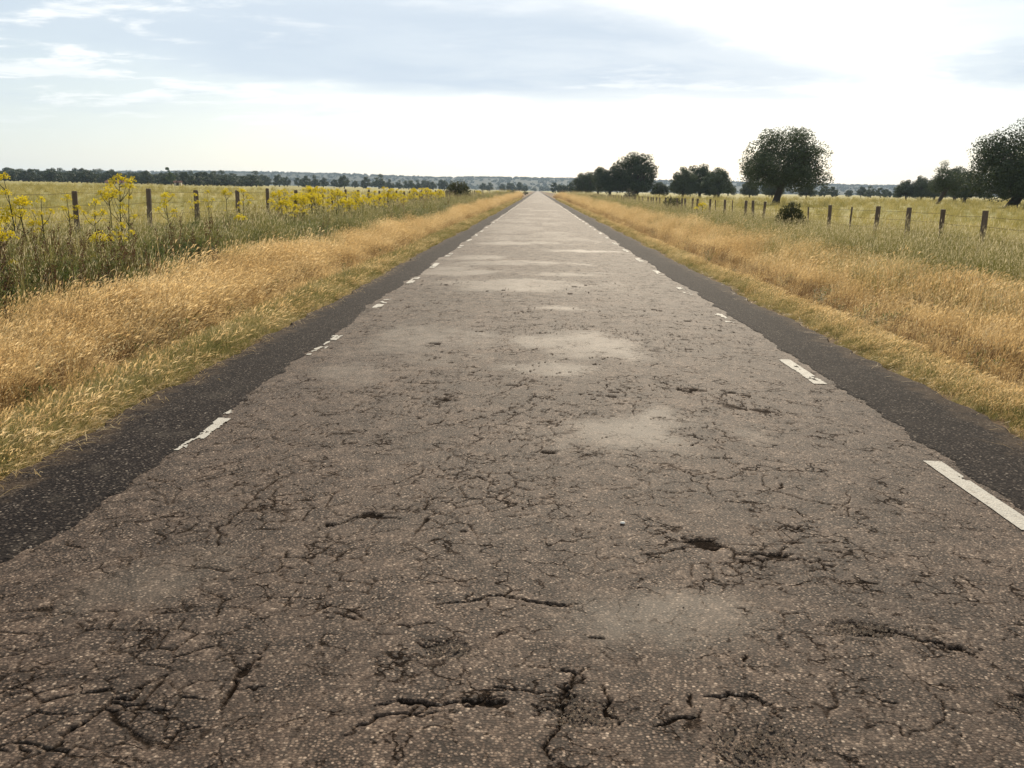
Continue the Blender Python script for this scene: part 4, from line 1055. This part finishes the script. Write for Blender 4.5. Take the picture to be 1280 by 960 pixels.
for u, X, h, v, lab, wd in (
    (-6, -7.6, 1.0, 4, 'yellow-flowered weed cut by the left edge of the photo', 1.1),
    (36, -7.9, 1.52, 0, 'tall yellow-flowered weed at far left with a greenish top above the field', 1.0),
    (48, -7.9, 1.12, 1, 'broad orange-yellow weed cluster just beneath the far left greenish plant', 1.25),
    (68, -7.7, 1.20, 4, 'single-stemmed yellow weed left of the leftmost mossy fence post', 0.9),
    (15, -6.6, 0.85, 2, 'short faded yellow weed low at the far left', 1.0),
    (101, -8.3, 1.17, 4, 'yellow weed touching the right side of the leftmost fence post', 1.0),
    (131, -7.6, 1.12, 4, 'orange-yellow weed midway between the two leftmost fence posts', 1.1),
    (150, -8.2, 1.30, 2, 'pale yellow branching weed just left of the tallest flower clump', 1.0),
    (163, -8.4, 1.55, 3, 'tallest bright yellow weed clump, left of the second grey fence post', 1.15),
    (171, -8.0, 1.40, 0, 'dark-stemmed yellow weed behind the tallest clump, touching the second post', 0.9),
    (164, -6.8, 0.78, 4, 'low yellow weed in front of the tallest clump', 1.0),
    (138, -6.5, 0.72, 2, 'lowest orange-yellow weed in front, left of the tallest clump', 1.0),
    (222, -8.3, 1.18, 1, 'sparse yellow weed midway between the second and third fence posts', 1.0),
    (253, -8.9, 1.15, 4, 'small yellow weed right beside the third fence post', 0.8),
    (271, -8.4, 1.28, 4, 'slender yellow weed right of the third fence post', 0.8),
    (293, -8.8, 1.30, 2, 'yellow weed in front of the fourth fence post', 0.9),
    (312, -8.6, 1.28, 1, 'bushy yellow weed right of the fourth fence post', 1.0),
    (310, -7.0, 0.72, 2, 'low yellow weed at the foot of the bushy weed near the fourth post', 0.9),
    (375, -7.0, 0.95, 4, 'orange-yellow weed standing lower in front of the dense yellow row', 0.8)):
    Y = abs(X) * 1065.0 / (672 - u) * 1.0 - 0.3
    plant_fennel(X, Y, h, v, u * 1.7, lab, None, wd * 0.86)
rw = random.Random(21)
for k in range(78):                                    # the dense yellow row that runs up to the shrub
    u = 352 + 205 * (k + rw.random()) / 78; X = -rw.uniform(7.2, 9.2)
    Y = abs(X) * 1065.0 / (672 - u)
    plant_fennel(X, Y, rw.uniform(0.85, 1.42), rw.randrange(5), rw.uniform(0, 6), ('yellow-flowered weed in the near half of the dense row right of the fourth post' if u < 450 else 'yellow-flowered weed in the far half of the dense row, towards the rounded shrub'), 'dense row of yellow-flowered weeds on the left verge', rw.uniform(0.75, 1.08) * (1 + max(0, u - 450) / 260))
for u, X, h, lab in ((872, 8.0, 0.95, 'lone yellow weed in the right verge before the fence'), (600, -8.6, 1.2, 'yellow weed just right of the rounded shrub'), (623, -8.4, 1.2, 'faraway yellow weed on the left verge near the road end'), (636, -8.0, 1.2, 'last tiny yellow weed on the left verge before the dark bush')):
    plant_fennel(X, abs(X) * 1065.0 / abs(672 - u), h, 3, u, lab, None, 1.4 if u > 560 and u < 700 else 1.0)

# ------------------------------------------------------------------ two farm buildings beyond the left field
def farm(name, x, y, L, D, hw, hr, rz, label):
    t = empty(name, (x, y, float(ground_z(x, y)) - 0.05), rz); b = MB()
    for (a, c, e, f) in ((-L/2, -D/2, L/2, -D/2), (L/2, -D/2, L/2, D/2), (L/2, D/2, -L/2, D/2), (-L/2, D/2, -L/2, -D/2)): b.face([(a, c, 0), (e, f, 0), (e, f, hw), (a, c, hw)])
    for s in (-1, 1): b.face([(s*L/2, -D/2, hw), (s*L/2, D/2, hw), (s*L/2, 0, hr - .1)])
    link('wall', b.mesh('wall', [M['render']]), t)
    b = MB(); o_ = 0.35
    for s in (-1, 1):
        zz = hw - 0.12; b.face([(-L/2-o_, s*(D/2+o_), zz), (L/2+o_, s*(D/2+o_), zz), (L/2+o_, 0, hr), (-L/2-o_, 0, hr)]); b.face([(-L/2-o_, s*(D/2+o_), zz+.12), (L/2+o_, s*(D/2+o_), zz+.12), (L/2+o_, 0, hr+.12), (-L/2-o_, 0, hr+.12)]); b.face([(-L/2-o_, s*(D/2+o_), zz), (L/2+o_, s*(D/2+o_), zz), (L/2+o_, s*(D/2+o_), zz+.12), (-L/2-o_, s*(D/2+o_), zz+.12)])
    link('roof', b.mesh('roof', [M['tile']]), t)
    b = MB(); b.face([(-.6, -D/2-.02, 0), (.6, -D/2-.02, 0), (.6, -D/2-.02, 1.9), (-.6, -D/2-.02, 1.9)]); link('door', b.mesh('door', [M['darkopen']]), t)
    tag(t, label, 'building')
farm('farm_shed', az_x(147, 385), 385, 8.0, 4.0, 0.8, 1.5, 0.1, 'long low shed with a red roof before the left tree line')
farm('farm_hut', az_x(225, 388), 388, 3.0, 2.6, 1.5, 2.1, 0.2, 'tiny pale hut at the foot of the slim pale tree')

# ------------------------------------------------------------------ haze
def box_mesh(name, x0, x1, y0, y1, z0, z1):
    v = [(x, y, z) for z in (z0, z1) for y in (y0, y1) for x in (x0, x1)]
    me = bpy.data.meshes.new(name); me.from_pydata(v, [], [(0, 2, 3, 1), (4, 5, 7, 6), (0, 1, 5, 4), (2, 6, 7, 3), (0, 4, 6, 2), (1, 3, 7, 5)]); me.update(); return me
hz, t, out = material('haze_air')
pv = t.new('ShaderNodeVolumePrincipled'); pv.inputs['Color'].default_value = (0.62, 0.80, 1.0, 1); pv.inputs['Density'].default_value = 0.00010; pv.inputs['Anisotropy'].default_value = 0.2
pv.inputs['Density Attribute'].default_value = ''
t.l.new(pv.outputs[0], out.inputs['Volume'])
hb = box_mesh('haze', -9000, 9000, -9000, 9000, -14.5, 90); hb.materials.append(hz)
tag(link('haze', hb), 'thin pale summer haze in the air over the whole plain', 'haze', kind='stuff')
